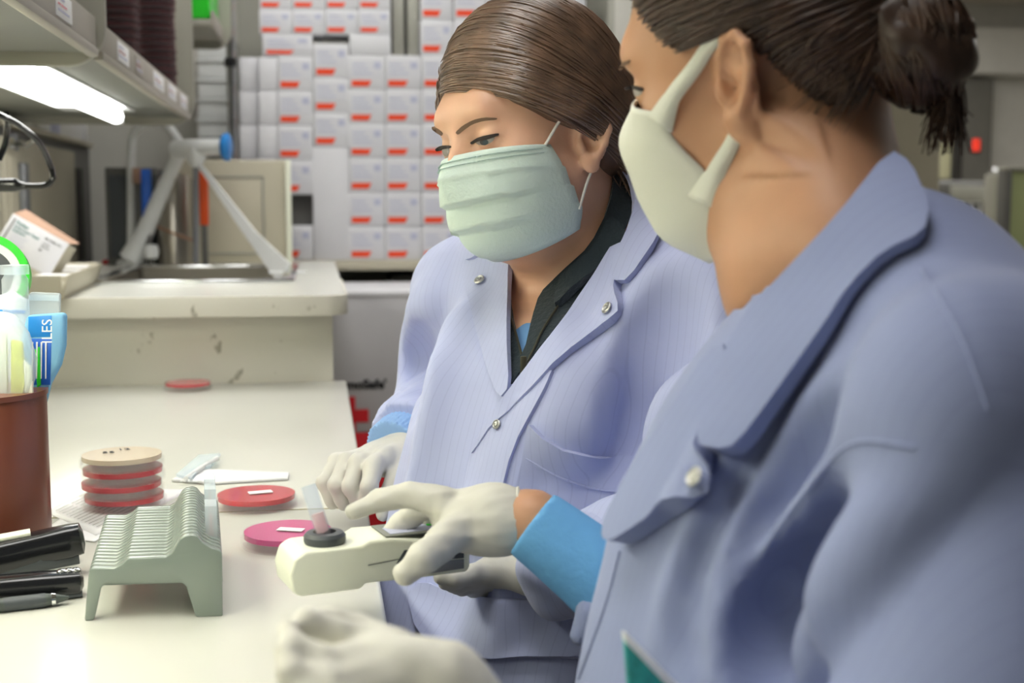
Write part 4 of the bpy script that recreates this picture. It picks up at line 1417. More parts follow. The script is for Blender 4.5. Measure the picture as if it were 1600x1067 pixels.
def mesh_sdf(name, s, m, parent, step=.005, fine=None, fstep=.002, label=None, lo=None, hi=None):
    l, h = s.bounds()
    l, h = l - .02, h + .02
    if lo is not None:
        l = np.maximum(l, lo)
    if hi is not None:
        h = np.minimum(h, hi)
    fine = fine or []
    axs = [axis(l[k], h[k], [(f[0][k], f[1][k]) for f in fine], step, fstep) for k in range(3)]
    F = s.grid(*axs)
    F[0], F[-1], F[:, 0], F[:, -1], F[:, :, 0], F[:, :, -1] = (BIG,) * 6
    V, Q = nets(F, *axs)
    # one relaxation pass
    return npmesh(name, V, Q, m, parent, label)


def poly_sd(px, py, poly):
    """signed distance (pixels) to polygon, negative inside"""
    P_ = np.array(poly, float)
    d = np.full(px.shape, 1e18)
    ins = np.zeros(px.shape, bool)
    n = len(P_)
    for i in range(n):
        a, b_ = P_[i], P_[(i + 1) % n]
        e_ = b_ - a
        wx, wy = px - a[0], py - a[1]
        t = np.clip((wx * e_[0] + wy * e_[1]) / (e_ @ e_ + 1e-9), 0, 1)
        d = np.minimum(d, (wx - e_[0] * t) ** 2 + (wy - e_[1] * t) ** 2)
        c = (a[1] > py) != (b_[1] > py)
        with np.errstate(divide='ignore', invalid='ignore'):
            xi = a[0] + (py - a[1]) * e_[0] / (e_[1] if abs(e_[1]) > 1e-9 else 1e-9)
        ins ^= c & (px < xi)
    d = np.sqrt(d)
    return np.where(ins, -d, d)


def normal(s, p, e=.0015):
    g = np.stack([s.ev(p + np.eye(3)[k] * e) - s.ev(p - np.eye(3)[k] * e) for k in range(3)], 1)
    return g / (np.linalg.norm(g, axis=1, keepdims=True) + 1e-12)


def march(s, px, py, off, d0, d1, it=45):
    D = CF[None] + ((px - PCX) / FPX)[:, None] * CR[None] - ((py - PCY) / FPX)[:, None] * CU[None]
    L = np.linalg.norm(D, axis=1)
    t = np.full(len(px), d0)
    best, bt = np.full(len(px), 1e9), t.copy()
    for _ in range(it):
        d = s.ev(CAM + D * t[:, None]) - off
        m = d < best
        best, bt = np.where(m, d, best), np.where(m, t, bt)
        t = np.minimum(t + d * .85 / L, d1)
    hit = best < .0015
    return CAM + D * np.where(hit, bt, bt)[:, None], hit


def chaikin(poly, n, closed=True):
    p = [np.array(q, float) for q in poly]
    for _ in range(n):
        q = []
        for i in range(len(p) if closed else len(p) - 1):
            a, b_ = p[i], p[(i + 1) % len(p)]
            q += [a * .8 + b_ * .2, a * .2 + b_ * .8]
        p = q if closed else [p[0]] + q + [p[-1]]
    return p


def drape(name, poly, s, m, parent, off=.001, th=.003, step=9, d0=.4, d1=1.8, smooth=1, lift=None, label=None, under=.002):
    """cloth piece laid over implicit body s, following an outline; real thickness and closed edges"""
    poly = chaikin(poly, smooth) if smooth else [np.array(q, float) for q in poly]
    B = []
    for i in range(len(poly)):
        a, b_ = poly[i], poly[(i + 1) % len(poly)]
        k = max(1, int(np.linalg.norm(b_ - a) / step))
        B += [a + (b_ - a) * j / k for j in range(k)]
    B = np.array(B)
    lo, hi = B.min(0), B.max(0)
    gx, gy = np.meshgrid(np.arange(lo[0], hi[0], step), np.arange(lo[1], hi[1], step * .87))
    gx[1::2] += step / 2
    gx, gy = gx.ravel(), gy.ravel()
    ins = poly_sd(gx, gy, B) < -step * .55
    pts = np.concatenate([B, np.stack([gx[ins], gy[ins]], 1)])
    nb = len(B)
    r = delaunay_2d_cdt([Vector(p) for p in pts], [(i, (i + 1) % nb) for i in range(nb)], [], 1, .01)
    v2 = np.array([tuple(v) for v in r[0]])
    tri = [tuple(t) for t in r[2]]
    X, hit = march(s, v2[:, 0], v2[:, 1], off, d0, d1)
    N = normal(s, X)
    up_ = np.full(len(X), th)
    if lift is not None:
        up_ = up_ + lift(v2[:, 0], v2[:, 1])
    top = X + N * up_[:, None]
    bot = X - N * under
    n = len(X)
    f = []
    cnt = {}
    for t in tri:
        a, b_, c = (v2[i] for i in t)
        if (b_[0] - a[0]) * (c[1] - a[1]) - (b_[1] - a[1]) * (c[0] - a[0]) > 0:
            t = (t[0], t[2], t[1])
        f.append(t)
        f.append((t[2] + n, t[1] + n, t[0] + n))
        for i in range(3):
            e_ = (t[i], t[(i + 1) % 3])
            cnt[e_] = cnt.get(e_, 0) + 1
    for (a, b_) in list(cnt):
        if (b_, a) not in cnt:
            f.append((b_, a, a + n))
            f.append((b_, a + n, b_ + n))
    V = np.concatenate([top, bot])
    o = npmesh(name, V, np.array(f), m, parent, label)
    o.data.set_sharp_from_angle(angle=1.0)
    return o


def cord(name, pts, s, m, parent, r=.001, off=.001, d0=.4, d1=1.8, n=6, sub=5, label=None):
    q = np.array(spline(pts, sub))
    X, hit = march(s, q[:, 0], q[:, 1], off, d0, d1)
    return MB().tube(list(X), r, n).build(name, m, parent, smooth=True, label=label)


def strands(name, paths, rad, m, parent, K=4, label=None):
    """paths (N, L, 3), rad (N, L)"""
    N, L, _ = paths.shape
    T = np.gradient(paths, axis=1)
    T /= np.linalg.norm(T, axis=2, keepdims=True) + 1e-9
    ref = np.cross(T, np.array([.31, .52, .8]))
    ref /= np.linalg.norm(ref, axis=2, keepdims=True) + 1e-9
    bn = np.cross(T, ref)
    a = np.arange(K) * 2 * np.pi / K
    V = paths[:, :, None, :] + rad[:, :, None, None] * (ref[:, :, None, :] * np.cos(a)[None, None, :, None] + bn[:, :, None, :] * np.sin(a)[None, None, :, None])
    V = V.reshape(-1, 3)
    n, l, k = np.meshgrid(np.arange(N), np.arange(L - 1), np.arange(K), indexing='ij')
    k2 = (k + 1) % K
    b0 = n * L * K + l * K
    Q = np.stack([b0 + k, b0 + k2, b0 + K + k2, b0 + K + k], -1).reshape(-1, 4)
    return npmesh(name, V, Q, m, parent, label)


def wob(seed, amp, fr, ax=None):
    """smooth pseudo-noise from sines, optional per-axis frequency"""
    r = np.random.default_rng(seed)
    A = r.normal(size=(6, 3)) * fr * (1 if ax is None else np.array(ax))
    ph = r.uniform(0, 6.28, 6)

    def g(X, Y, Z):
        o = 0
        for k in range(6):
            o = o + np.sin(A[k, 0] * X + A[k, 1] * Y + A[k, 2] * Z + ph[k] + .8 * np.sin(A[(k + 1) % 6, 0] * X + A[(k + 1) % 6, 1] * Y + A[(k + 2) % 6, 2] * Z))
        return amp * o / 3
    return g


class Head:
    def __init__(s, Mx, T):
        s.M, s.T = np.array(Mx), np.array(T)

    def w(s, x, y, z):
        return s.M @ np.array([x, y, z], float) + s.T

    def ws(s, A):
        return np.asarray(A) @ s.M.T + s.T


def head_prims(S, H, jaw=1.0):
    e = lambda c, r, A=None: ell(H.w(*c), H.M if A is None else H.M @ A, r)
    S.add(e((0, -.012, .038), (.073, .090, .086)), .02)
    S.add(e((0, .030, -.020), (.062, .056, .075)), .03)
    S.add(e((0, .030, -.058), (.048, .048, .044)), .025)
    for sx in (-1, 1):
        S.add(e((sx * .038, .048, -.030), (.026, .028, .026)), .02)
        S.add(rc(H.w(sx * .050, .005, -.042), H.w(sx * .020, .060, -.082), .014, .013), .025)
    S.add(e((0, .062, -.082), (.019, .015, .014)), .02)
    S.add(rc(H.w(-.028, .070, .026), H.w(.028, .070, .026), .014, .014), .02)
    for sx in (-1, 1):
        S.sub(e((sx * .033, .094, .002), (.017, .016, .012)), .016)
        S.add(e((sx * .0325, .0665, .001), (.0150, .0142, .0135)), .005)
    S.add(rc(H.w(0, .078, .014), H.w(0, .098, -.030), .0075, .0105), .012)
    S.add(e((0, .091, -.034), (.016, .011, .009)), .008)
    for sx in (-1, 1):
        S.add(e((sx * .012, .087, -.035), (.007, .009, .006)), .005)
    S.add(e((0, .083, -.060), (.022, .008, .006)), .006)
    S.add(e((0, .082, -.069), (.019, .008, .006)), .006)


def ear_prims(S, H, c=(.0725, -.006, -.006), sx=1, tilt=.45, sc=1.0):
    """ear in a plane tilted out from the head: local (a back, b up, n out)"""
    c = np.array(c) * (sx, 1, 1)
    a = np.array([sx * math.sin(tilt), -math.cos(tilt), 0])
    n = np.array([sx * math.cos(tilt), math.sin(tilt), 0])
    b_ = np.array([0, -.18, 1.0]); b_ /= np.linalg.norm(b_)
    W = lambda u, v_, o=0: H.w(*(c + (a * u + b_ * v_ + n * o) * sc))
    V3 = lambda *r: tuple(x * sc for x in r)
    A = np.stack([H.M @ a, H.M @ b_, H.M @ n], 1)
    S.add(ell(W(.007, .004, .001), A, V3(.017, .027, .0042)), .006)
    hel = [(-.004, .008, .004), (-.003, .019, .005), (.004, .029, .006), (.014, .030, .006), (.023, .022, .007), (.025, .008, .007), (.020, -.006, .006), (.012, -.018, .005)]
    for i in range(len(hel) - 1):
        S.add(rc(W(*hel[i]), W(*hel[i + 1]), .0036, .0036), .003)
    S.add(ell(W(.004, -.024, .003), A, V3(.0095, .0105, .0048)), .006)
    S.add(rc(W(.017, .014, .004), W(.008, -.010, .004), .003, .0032), .004)
    S.sub(ell(W(.004, -.001, .0070), A, V3(.0085, .0105, .0075)), .003)
    S.sub(ell(W(.012, .019, .0075), A, V3(.006, .006, .0035)), .004)
    S.add(ell(W(-.006, -.004, .003), A, V3(.005, .008, .0045)), .004)
    return W


def surf(base, pts, d0, d1):
    q = np.array(spline(pts, 4))
    X, hit = march(base, q[:, 0], q[:, 1], 0.0, d0, d1)
    return X, normal(base, X, .004)


def ridge(S, base, pts, r, h, k=.02, d0=.45, d1=1.8):
    X, N_ = surf(base, pts, d0, d1)
    n = len(X)
    for i in range(n - 1):
        f0, f1 = math.sin(math.pi * (i + .35) / n), math.sin(math.pi * (i + 1.35) / n)
        S.add(rc(X[i] + N_[i] * (h * f0 - r), X[i + 1] + N_[i + 1] * (h * f1 - r), r, r), k)


def valley(S, base, pts, r, h, k=.02, d0=.45, d1=1.8):
    X, N_ = surf(base, pts, d0, d1)
    n = len(X)
    for i in range(n - 1):
        f0, f1 = math.sin(math.pi * (i + .35) / n), math.sin(math.pi * (i + 1.35) / n)
        S.sub(rc(X[i] + N_[i] * (r - h * f0), X[i + 1] + N_[i + 1] * (r - h * f1), r, r), k)


# ================================================================== far woman (lavender coat)
H1 = Head([[.4474, -.8728, -.1952], [-.8864, -.4618, .0334], [.1193, -.1581, .9802]], [.2057, 1.2305, 1.1585])
w1 = thing('person', 'woman in a lavender lab coat over black fleece, wearing a mint pleated mask, looking down', 'person', (.30, 1.25, .45))
w1['label'] = 'seated woman in lavender lab coat and mint pleated mask, looking down at her hands'


def torso1(S, dl=0.0):
    e = lambda px, py, d, r, k: S.add(ell(P(px, py, d), AX1, np.array(r) - dl), k)
    e(905, 560, 1.325, (.155, .095, .17), .03)
    e(858, 640, 1.26, (.135, .085, .11), .05)
    S.add(rc(P(735, 452, 1.43), P(905, 400, 1.345), .060 - dl, .070 - dl), .05)
    S.add(rc(P(1092, 488, 1.20), P(930, 405, 1.335), .064 - dl, .072 - dl), .05)
    e(825, 860, 1.27, (.155, .125, .22), .06)
    e(800, 1090, 1.28, (.175, .15, .17), .06)


def arms1(S, dl=0.0):
    S.add(rc(P(728, 462, 1.435), P(702, 600, 1.49), .058 - dl, .053 - dl), .03)
    S.add(rc(P(702, 600, 1.49), P(645, 690, 1.40), .050 - dl, .041 - dl), .02)
    S.add(rc(P(1105, 505, 1.19), P(1140, 820, 1.08), .066 - dl, .058 - dl), .03)
    S.add(rc(P(1140, 820, 1.08), P(905, 880, 1.085), .055 - dl, .040 - dl), .02)


NB1 = P(928, 405, 1.335)
neck1 = (H1.w(0, -.022, -.055), NB1)
coatS = Sdf()
torso1(coatS)
arms1(coatS)
base1 = Sdf()
torso1(base1)
arms1(base1)


def folds1(S, sleeves=True):
    kw = dict(d0=.9, d1=1.8)
    ridge(S, base1, [(724, 480), (705, 590), (676, 720), (655, 860)], .026, .004, .03, **kw)
    valley(S, base1, [(744, 500), (730, 600), (704, 720), (690, 840)], .030, .004, .03, **kw)
    ridge(S, base1, [(862, 600), (822, 700), (800, 800)], .012, .005, .015, **kw)
    ridge(S, base1, [(1015, 470), (975, 580), (955, 680)], .03, .007, .03, **kw)
    valley(S, base1, [(1055, 455), (1035, 560), (1015, 650), (1020, 720)], .022, .012, .03, **kw)
    ridge(S, base1, [(920, 560), (890, 640), (880, 690)], .02, .004, .03, **kw)
    ridge(S, base1, [(790, 830), (770, 900), (760, 940)], .04, .003, .03, **kw)
    valley(S, base1, [(705, 860), (700, 920), (700, 960)], .04, .003, .03, **kw)
    if sleeves:
        ridge(S, base1, [(676, 450), (648, 520), (645, 600)], .016, .006, .02, **kw)
        valley(S, base1, [(668, 520), (660, 580), (648, 640)], .014, .006, .02, **kw)
        ridge(S, base1, [(1085, 590), (1050, 660), (1040, 740)], .018, .009, .02, **kw)


folds1(coatS)
for pts, r, k in (([(1040, 470, 1.15), (1010, 600, 1.17), (1040, 700, 1.12)], .012, .02),):
    pass
coatS.disp = [wob(3, .0022, 26, (1, 1, .5)), wob(5, .0011, 60, (1, 1, .6))]
hull1 = Sdf()
torso1(hull1)
hull1.add(rc(neck1[0], neck1[1], .050, .062), .06)
hull1.disp = coatS.disp[:1]
VN = [(800, 392), (960, 250), (990, 290), (978, 375), (905, 470), (850, 540), (797, 607), (793, 480)]


def carve1(F, X, Y, Z):
    p = np.stack([X, Y, Z], 1)
    q = p - CAM
    d = q @ CF
    px, py = PCX + FPX * (q @ CR) / d, PCY - FPX * (q @ CU) / d
    sd = np.where(d < 1.36, poly_sd(px, py, VN) * d / FPX, .05)
    return np.maximum(F, np.minimum(-sd, F + .016))


def neckhole(F, X, Y, Z):
    fn = rc(neck1[0], neck1[1] - UP * .03, .058, .066)[0]
    return np.maximum(F, -fn(X, Y, Z))


coatS.post = [carve1, neckhole]
mesh_sdf('lab_coat', coatS, M['coat1'], w1, .0048)
coatD = Sdf()
torso1(coatD)
arms1(coatD)
folds1(coatD)
coatD.disp = coatS.disp
coatT = Sdf()
torso1(coatT)
folds1(coatT, False)
coatT.disp = coatS.disp

# skin: head, neck, trunk, arms as one surface
skin1 = Sdf()
head_prims(skin1, H1)
ear_prims(skin1, H1, (.071, -.004, -.019), 1, .35, .88)
ear_prims(skin1, H1, (.071, -.004, -.019), -1, .35, .88)
skin1.add(rc(neck1[0], neck1[1], .050, .055), .025)
skin1.add(rc(H1.w(.0, .03, -.07), P(868, 450, 1.30), .03, .02), .05)
torso1(skin1, .0125)
arms1(skin1, .030)


def inset1(X, Y, Z):
    """the trunk stays well inside the coat except at the open neck"""
    q = np.stack([X, Y, Z], 1) - CAM
    d = q @ CF
    sd = poly_sd(PCX + FPX * (q @ CR) / d, PCY - FPX * (q @ CU) / d, VN)
    return -.024 * np.clip((1.035 - Z) / .03, 0, 1) * np.clip(sd / 22, 0, 1)


skin1.disp = [inset1]
hl, hh = H1.T - .125, H1.T + .135
mesh_sdf('body', skin1, M['skin1'], w1, .007, [(hl, hh)], .0021)

# ---- fleece, scrub top, lapels, collar, pocket, snaps of the far woman
FL = [(953, 255), (972, 262), (988, 292), (984, 335), (964, 398), (908, 472), (850, 548), (799, 612), (795, 600), (806, 575), (826, 556), (836, 505), (846, 470), (882, 428), (925, 385), (948, 330)]
drape('fleece', FL, hull1, M['fleece'], w1, off=-.013, th=.009, step=8, d0=.9, d1=1.6, label='black fleece with stand collar')
drape('fleece', [(799, 396), (812, 402), (803, 440), (800, 488), (816, 545), (818, 572), (799, 612), (789, 560), (792, 480)], hull1, M['fleece'], w1, off=-.013, th=.006, step=7, d0=.9, d1=1.6, label='black fleece with stand collar')
drape('fleece_collar', [(950, 335), (972, 352), (978, 366), (966, 396), (930, 425), (880, 474), (866, 482), (872, 452), (885, 428), (930, 388)], hull1, M['fleece'], w1, off=-.004, th=.006, step=8, d0=.9, d1=1.6, lift=lambda x, y: .003 * np.sin((x - 870) / 20), label='folded black fleece collar')
drape('scrub_top', [(806, 520), (822, 508), (834, 508), (830, 545), (818, 566), (808, 545)], hull1, M['scrub'], w1, off=-.0135, th=.003, step=6, d0=.9, d1=1.6, label='blue scrub top')
cord('zipper', [(798, 497), (808, 528), (816, 560), (817, 572)], hull1, M['zip'], w1, .0012, -.005, .9, 1.6)
cord('zipper', [(872, 478), (848, 515), (834, 545), (819, 575)], hull1, M['zip'], w1, .0012, -.003, .9, 1.6)
zp, _ = march(hull1, np.array([818.]), np.array([570.]), .0, .9, 1.6)
MB().obox(zp[0], np.stack([CR, CF, CU], 1), (.003, .0015, .008)).build('zip_pull', M['zip'], w1, .001)

lap = lambda x, y: .004 * np.clip((x - 800) / 160, 0, 1)
LAPL = [(972, 372), (905, 470), (850, 546), (798, 608), (752, 678), (738, 712), (752, 695), (772, 664), (826, 618), (878, 560), (955, 508), (973, 486), (966, 444), (980, 438)]
drape('lapel', LAPL, coatD, M['coat1'], w1, off=.002, th=.0035, step=9, d0=.9, d1=1.6, lift=lap, smooth=1)
LAPR = [(728, 398), (760, 385), (800, 392), (797, 440), (795, 520), (798, 606), (784, 624), (764, 575), (742, 505), (728, 452)]
drape('lapel', LAPR, coatD, M['coat1'], w1, off=.002, th=.0035, step=9, d0=.9, d1=1.6)
COLL = [(972, 262), (990, 268), (1034, 345), (1030, 372), (988, 442), (963, 442), (962, 405), (978, 372), (990, 320), (985, 285)]
drape('collar', COLL, hull1, M['coat1'], w1, off=.0055, th=.004, step=9, d0=.9, d1=1.6, lift=lambda x, y: .004 * np.clip((y - 340) / 100, 0, 1))
drape('collar', [(722, 382), (738, 366), (775, 372), (800, 388), (790, 402), (762, 392), (735, 408), (722, 402)], hull1, M['coat1'], w1, off=.005, th=.004, step=8, d0=.9, d1=1.6)
PANEL = [(797, 610), (752, 684), (736, 716), (729, 756), (727, 840), (726, 900), (770, 900), (774, 860), (778, 800), (802, 700), (850, 615), (868, 572), (826, 612)]
drape('front_placket', PANEL, coatT, M['coat1'], w1, off=.001, th=.003, step=10, d0=.9, d1=1.6)
POCK = [(832, 664), (852, 684), (880, 702), (930, 713), (1003, 715), (990, 790), (975, 860), (820, 850), (806, 760), (818, 712)]
drape('breast_pocket', POCK, coatT, M['coat1'], w1, off=.001, th=.004, step=10, d0=.9, d1=1.6, smooth=0, lift=lambda x, y: .003 * np.clip((730 - y) / 60, 0, 1))
cord('pocket_stitch', [(822, 716), (870, 744), (930, 764), (998, 770)], coatT, M['coat1'], w1, .0012, .0048, .9, 1.6)
cord('armhole_seam', [(1165, 505), (1120, 545), (1080, 580), (1045, 620), (1030, 668), (1034, 690)], coatD, M['coat1'], w1, .0012, -.0002, .9, 1.6)
cord('hem_seam', [(690, 1026), (760, 1022), (830, 1022), (905, 1024)], coatT, M['coat1'], w1, .0035, .0005, .9, 1.7)
LOWER = [(640, 930), (660, 905), (720, 930), (800, 935), (905, 930), (940, 1018), (860, 1023), (770, 1022), (700, 1028), (655, 990)]
drape('coat_front', LOWER, coatT, M['coat1'], w1, off=-.001, th=.006, step=12, d0=.9, d1=1.7, lift=lambda x, y: .008 * np.clip((y - 930) / 90, 0, 1))


def snap(px, py, s, parent, off=.006, r=.0058, d0=.9, d1=1.7):
    X, _ = march(s, np.array([float(px)]), np.array([float(py)]), off, d0, d1, 60)
    n = normal(s, X)[0]
    a = np.cross(n, UP); a /= np.linalg.norm(a)
    MB().lathe([(0, 0), (r, 0), (r, .0010), (r * .82, .0016), (r * .62, .0008), (r * .5, .0010), (r * .4, .002), (r * .15, .0022), (0, .0012)], X[0], 24, np.stack([a, np.cross(n, a), n], 1)).build('snap_button', M['snap'], parent, smooth=True)


snap(749, 437, coatD, w1, .0065)
snap(948, 481, coatD, w1, .0095)
snap(776, 663, coatD, w1, .004, .0045)
snap(692, 1034, coatD, w1, .002, .0055)

# ---- brows, eyes, lashes
fb = dict(d0=.9, d1=1.5)
drape('eyebrow', [(712, 207), (723, 196), (739, 187), (756, 183), (777, 184), (776, 187), (756, 188), (739, 193), (724, 204), (716, 211)], skin1, M['brow'], w1, off=-.0004, th=.0009, step=4, smooth=1, **fb)
drape('eyebrow', [(676, 197), (684, 200), (693, 207), (691, 212), (683, 207), (676, 202)], skin1, M['brow'], w1, off=-.0004, th=.0009, step=3, smooth=1, **fb)
drape('eye', [(741, 222), (750, 218), (762, 215), (774, 214), (770, 221), (761, 226), (750, 227)], skin1, M['eye'], w1, off=-.0002, th=.0005, step=3, smooth=1, **fb)
drape('iris', [(757 + 6.5 * math.cos(a), 222 + 4.6 * math.sin(a)) for a in np.linspace(0, 2 * math.pi, 14)[:-1]], skin1, M['iris'], w1, off=0, th=.0006, step=3, smooth=0, **fb)
drape('eyelashes', [(734, 223), (745, 216), (758, 212), (779, 208), (780, 211), (768, 216), (757, 219), (746, 221), (737, 226)], skin1, M['lash'], w1, off=.0003, th=.0012, step=3, smooth=1, **fb)
drape('eye', [(690, 232), (702, 229), (703, 238), (699, 245), (694, 243)], skin1, M['eye'], w1, off=-.0002, th=.0005, step=3, smooth=1, **fb)
drape('eyelashes', [(681, 233), (689, 228), (704, 227), (705, 231), (692, 233), (684, 237)], skin1, M['lash'], w1, off=.0003, th=.0012, step=3, smooth=1, **fb)


# ---- masks
def mask(H, rows, m, parent, nu=44, nv=36, pleat=0.0, nose=.010, name='face_mask', q=.9, th=.0012, noise=None):
    """rows: (v, side(x,y,z), centre(y,z))"""
    vs = np.array([r[0] for r in rows])
    arr = np.array([[*r[1], *r[2]] for r in rows])
    V = []
    for j in range(nv + 1):
        v_ = j / nv
        c = [np.interp(v_, vs, arr[:, k]) for k in range(5)]
        # smooth interpolation by averaging neighbours
        cm = [np.mean([np.interp(np.clip(v_ + dv, 0, 1), vs, arr[:, k]) for dv in (-.06, 0, .06)]) for k in range(5)]
        c = [cm[k] if 0 < j < nv else c[k] for k in range(5)]
        for i in range(nu + 1):
            u = -1 + 2 * i / nu
            f = u * math.pi / 2
            cs = max(math.cos(f), 0) ** q
            x = c[0] * math.sin(f)
            y = c[1] + (c[3] - c[1]) * cs
            z = c[2] + (c[4] - c[2]) * cs
            y += nose * math.exp(-(u / .2) ** 2) * math.exp(-((v_ - .2) / .24) ** 2)
            if pleat:
                s_ = v_ * 4.2 - .35 * u * u
                y += pleat * (math.fmod(s_ + 1, 1.0) - .5) * (cs * .6 + .4) * min(1, max(0, (v_ - .2) / .15)) * (1 if v_ < .95 else 0)
            if noise:
                dn = noise(u, v_)
                x += dn * math.sin(f); y += dn * cs
            V.append(H.w(x, y, z))
    V = np.array(V)
    Q = []
    for j in range(nv):
        for i in range(nu):
            k = j * (nu + 1) + i
            Q.append((k, k + 1, k + nu + 2, k + nu + 1))
    o = npmesh(name, V, np.array(Q), m, parent)
    md = o.modifiers.new('t', 'SOLIDIFY')
    md.thickness = th
    md.offset = 1
    return o, V.reshape(nv + 1, nu + 1, 3)


m1, MV1 = mask(H1, [(0, (.0690, .034, -.016), (.091, -.008)), (.3, (.0715, .026, -.036), (.104, -.034)), (.65, (.069, .016, -.062), (.102, -.070)), (.85, (.065, .008, -.080), (.090, -.097)), (1, (.056, .009, -.097), (.062, -.113))], M['mask1'], w1, pleat=.0075, nose=.012, q=.8)
edge = MV1[1:2, :][0]
for dz in (2, 4):
    L = MV1[dz]
    pts = []
    V_, F_ = MB(), None
    for i in range(2, 43):
        p = L[i] + (H1.M[:, 1] * .0012)
        tdir = L[min(i + 1, 44)] - L[i - 1]
        tdir = tdir / np.linalg.norm(tdir)
        for s_ in (0.25, .75):
            pq_ = p * 1.0 + tdir * .002 * (s_ * 2 - 1)
            V_.obox(pq_, np.stack([tdir, H1.M[:, 1], H1.M[:, 2]], 1), (.0008, .0011, .0003))
    V_.build('stitched_edge', M['stitch'], m1)


def sidex(sx):
    return 44 if sx > 0 else 0


for sx in (1, -1):
    c_t = MV1[0, sidex(sx)]
    c_b = MV1[30, sidex(sx)]
    MB().tube(spline([c_t + H1.M[:, 1] * .006, H1.w(sx * .0735, .022, .003), H1.w(sx * .077, .010, .012), H1.w(sx * .077, -.002, .018), H1.w(sx * .072, -.012, .020)], 5), .0014, 6).build('ear_loop', M['strap'], m1, smooth=True)
    MB().tube(spline([c_b + H1.M[:, 1] * .004, H1.w(sx * .069, .002, -.058), H1.w(sx * .072, -.005, -.046), H1.w(sx * .076, -.012, -.030)], 5), .0014, 6).build('ear_loop', M['strap'], m1, smooth=True)


# ---- hair
def hair_shell(S, H, r=(.0805, .096, .092), c=(0, -.014, .040), side=0.0):
    S.add(ell(H.w(*c), H.M, r), .02)
    S.add(ell(H.w(0, -.055, .0), H.M, (.066, .060, .060)), .03)
    if side:
        for sx in (-1, 1):
            S.add(rc(H.w(sx * .058, .034, .036), H.w(sx * (.060 + side), -.004, .010), .016, .017), .03)
            S.add(rc(H.w(sx * (.060 + side), -.004, .010), H.w(sx * .050, -.06, -.02), .017, .02), .03)


def hairline(H, pts, side=1.0):
    ys = np.array([p[0] for p in pts])
    zs = np.array([p[1] for p in pts])

    def g(F, X, Y, Z):
        q = np.stack([X, Y, Z], 1) - H.T
        l = q @ H.M
        z = np.interp(l[:, 1], ys, zs)
        return np.maximum(F, (z - l[:, 2]) * .7)
    return g


def on_shell(S, H, dirs, c0=(0, -.012, .03)):
    """radial distance of shell along directions (local) from c0"""
    c = H.w(*c0)
    D = dirs @ H.M.T
    lo, hi = np.zeros(len(D)), np.full(len(D), .2)
    for _ in range(22):
        m = (lo + hi) / 2
        ins = S.ev(c + D * m[:, None]) < 0
        lo, hi = np.where(ins, m, lo), np.where(ins, hi, m)
    return c, D, lo


def hair_paths(S, H, starts, end, L=16, c0=(0, -.012, .03), jit=.0015, lift=.0, mid=None):
    s = starts / np.linalg.norm(starts, axis=1, keepdims=True)
    e = np.array(end) / np.linalg.norm(end)
    N = len(s)
    ee = e[None] + RNG.normal(0, .05, (N, 3))
    ee /= np.linalg.norm(ee, axis=1, keepdims=True)
    om = np.arccos(np.clip((s * ee).sum(1), -1, 1))[:, None]
    so = np.sin(om) + 1e-6
    t = np.linspace(0, 1, L)[None]
    w0, w1_ = np.sin((1 - t) * om) / so, np.sin(t * om) / so
    if mid is not None:
        mm = mid(s)
        mm = mm / np.linalg.norm(mm, axis=1, keepdims=True)
        T_ = t[:, :, None]
        D = (1 - T_) ** 2 * s[:, None] + 2 * T_ * (1 - T_) * mm[:, None] * 1.15 + T_ ** 2 * ee[:, None]
    else:
        D = w0[:, :, None] * s[:, None] + w1_[:, :, None] * ee[:, None]
    D /= np.linalg.norm(D, axis=2, keepdims=True)
    c, W, r = on_shell(S, H, D.reshape(-1, 3), c0)
    r = r.reshape(N, L)
    off = RNG.normal(0, jit, (N, 1)) + RNG.normal(0, jit * .3, (N, L)) + lift
    return c + W.reshape(N, L, 3) * (r + off)[:, :, None]


shell1 = Sdf()
hair_shell(shell1, H1, side=.004)
HL1 = [(-.12, -.095), (-.075, -.085), (-.035, -.045), (-.02, -.020), (.0, -.008), (.03, .006), (.055, .027), (.075, .052), (.11, .070)]
shell1.post = [hairline(H1, HL1)]
h1o = mesh_sdf('hair', shell1, M['hair1'], w1, .003, label='smooth brown hair swept back into a low bun')
tie = np.array([.012, -.098, -.045])


def roots(HL, n, c, r, spread, drop):
    out = []
    ys, zs = [q[0] for q in HL], [q[1] for q in HL]
    for i in range(n):
        th_ = RNG.uniform(-2.2, 2.2)
        y = c[1] + math.cos(th_) * r[1] * .985
        z = np.interp(y, ys, zs) - drop + abs(RNG.normal(0, spread if i % 2 else spread * .25))
        # walk back along the head so that the root lies on the shell at this height
        k = max(0, 1 - ((z - c[2]) / r[2]) ** 2) ** .5
        out.append((math.sin(th_) * r[0] * k, c[1] + math.cos(th_) * r[1] * k + .012, z - .03))
    return np.array(out)


# parted on her right: locks sweep across the crown and past the ear into the bun
N_ = 3000
a_ = RNG.uniform(0, 1, N_) ** 1.1
lf = RNG.random(N_) < .72
phi = np.radians(14 + 100 * a_)
s0 = np.stack([-.36 + RNG.normal(0, .03, N_) + np.where(lf, .03, -.03), np.cos(phi), np.sin(phi) + 0 * a_], 1)
m0 = np.where(lf[:, None], np.stack([np.full(N_, 1.05), .62 - .95 * a_, .16 + .85 * a_], 1), np.stack([np.full(N_, -1.05), .55 - .95 * a_, .05 + .75 * a_], 1))
m0 += RNG.normal(0, .04, (N_, 3))
full = hair_paths(shell1, H1, s0, tie + (0, .012, -.03), 26, mid=lambda s: m0, jit=.0011)
t0 = (RNG.uniform(-.5, .55, N_)).clip(0, 1)
idx = t0[:, None] * 25 + (1 - t0[:, None]) * 25 * np.linspace(0, 1, 20)[None]
i0 = np.minimum(idx.astype(int), 24)
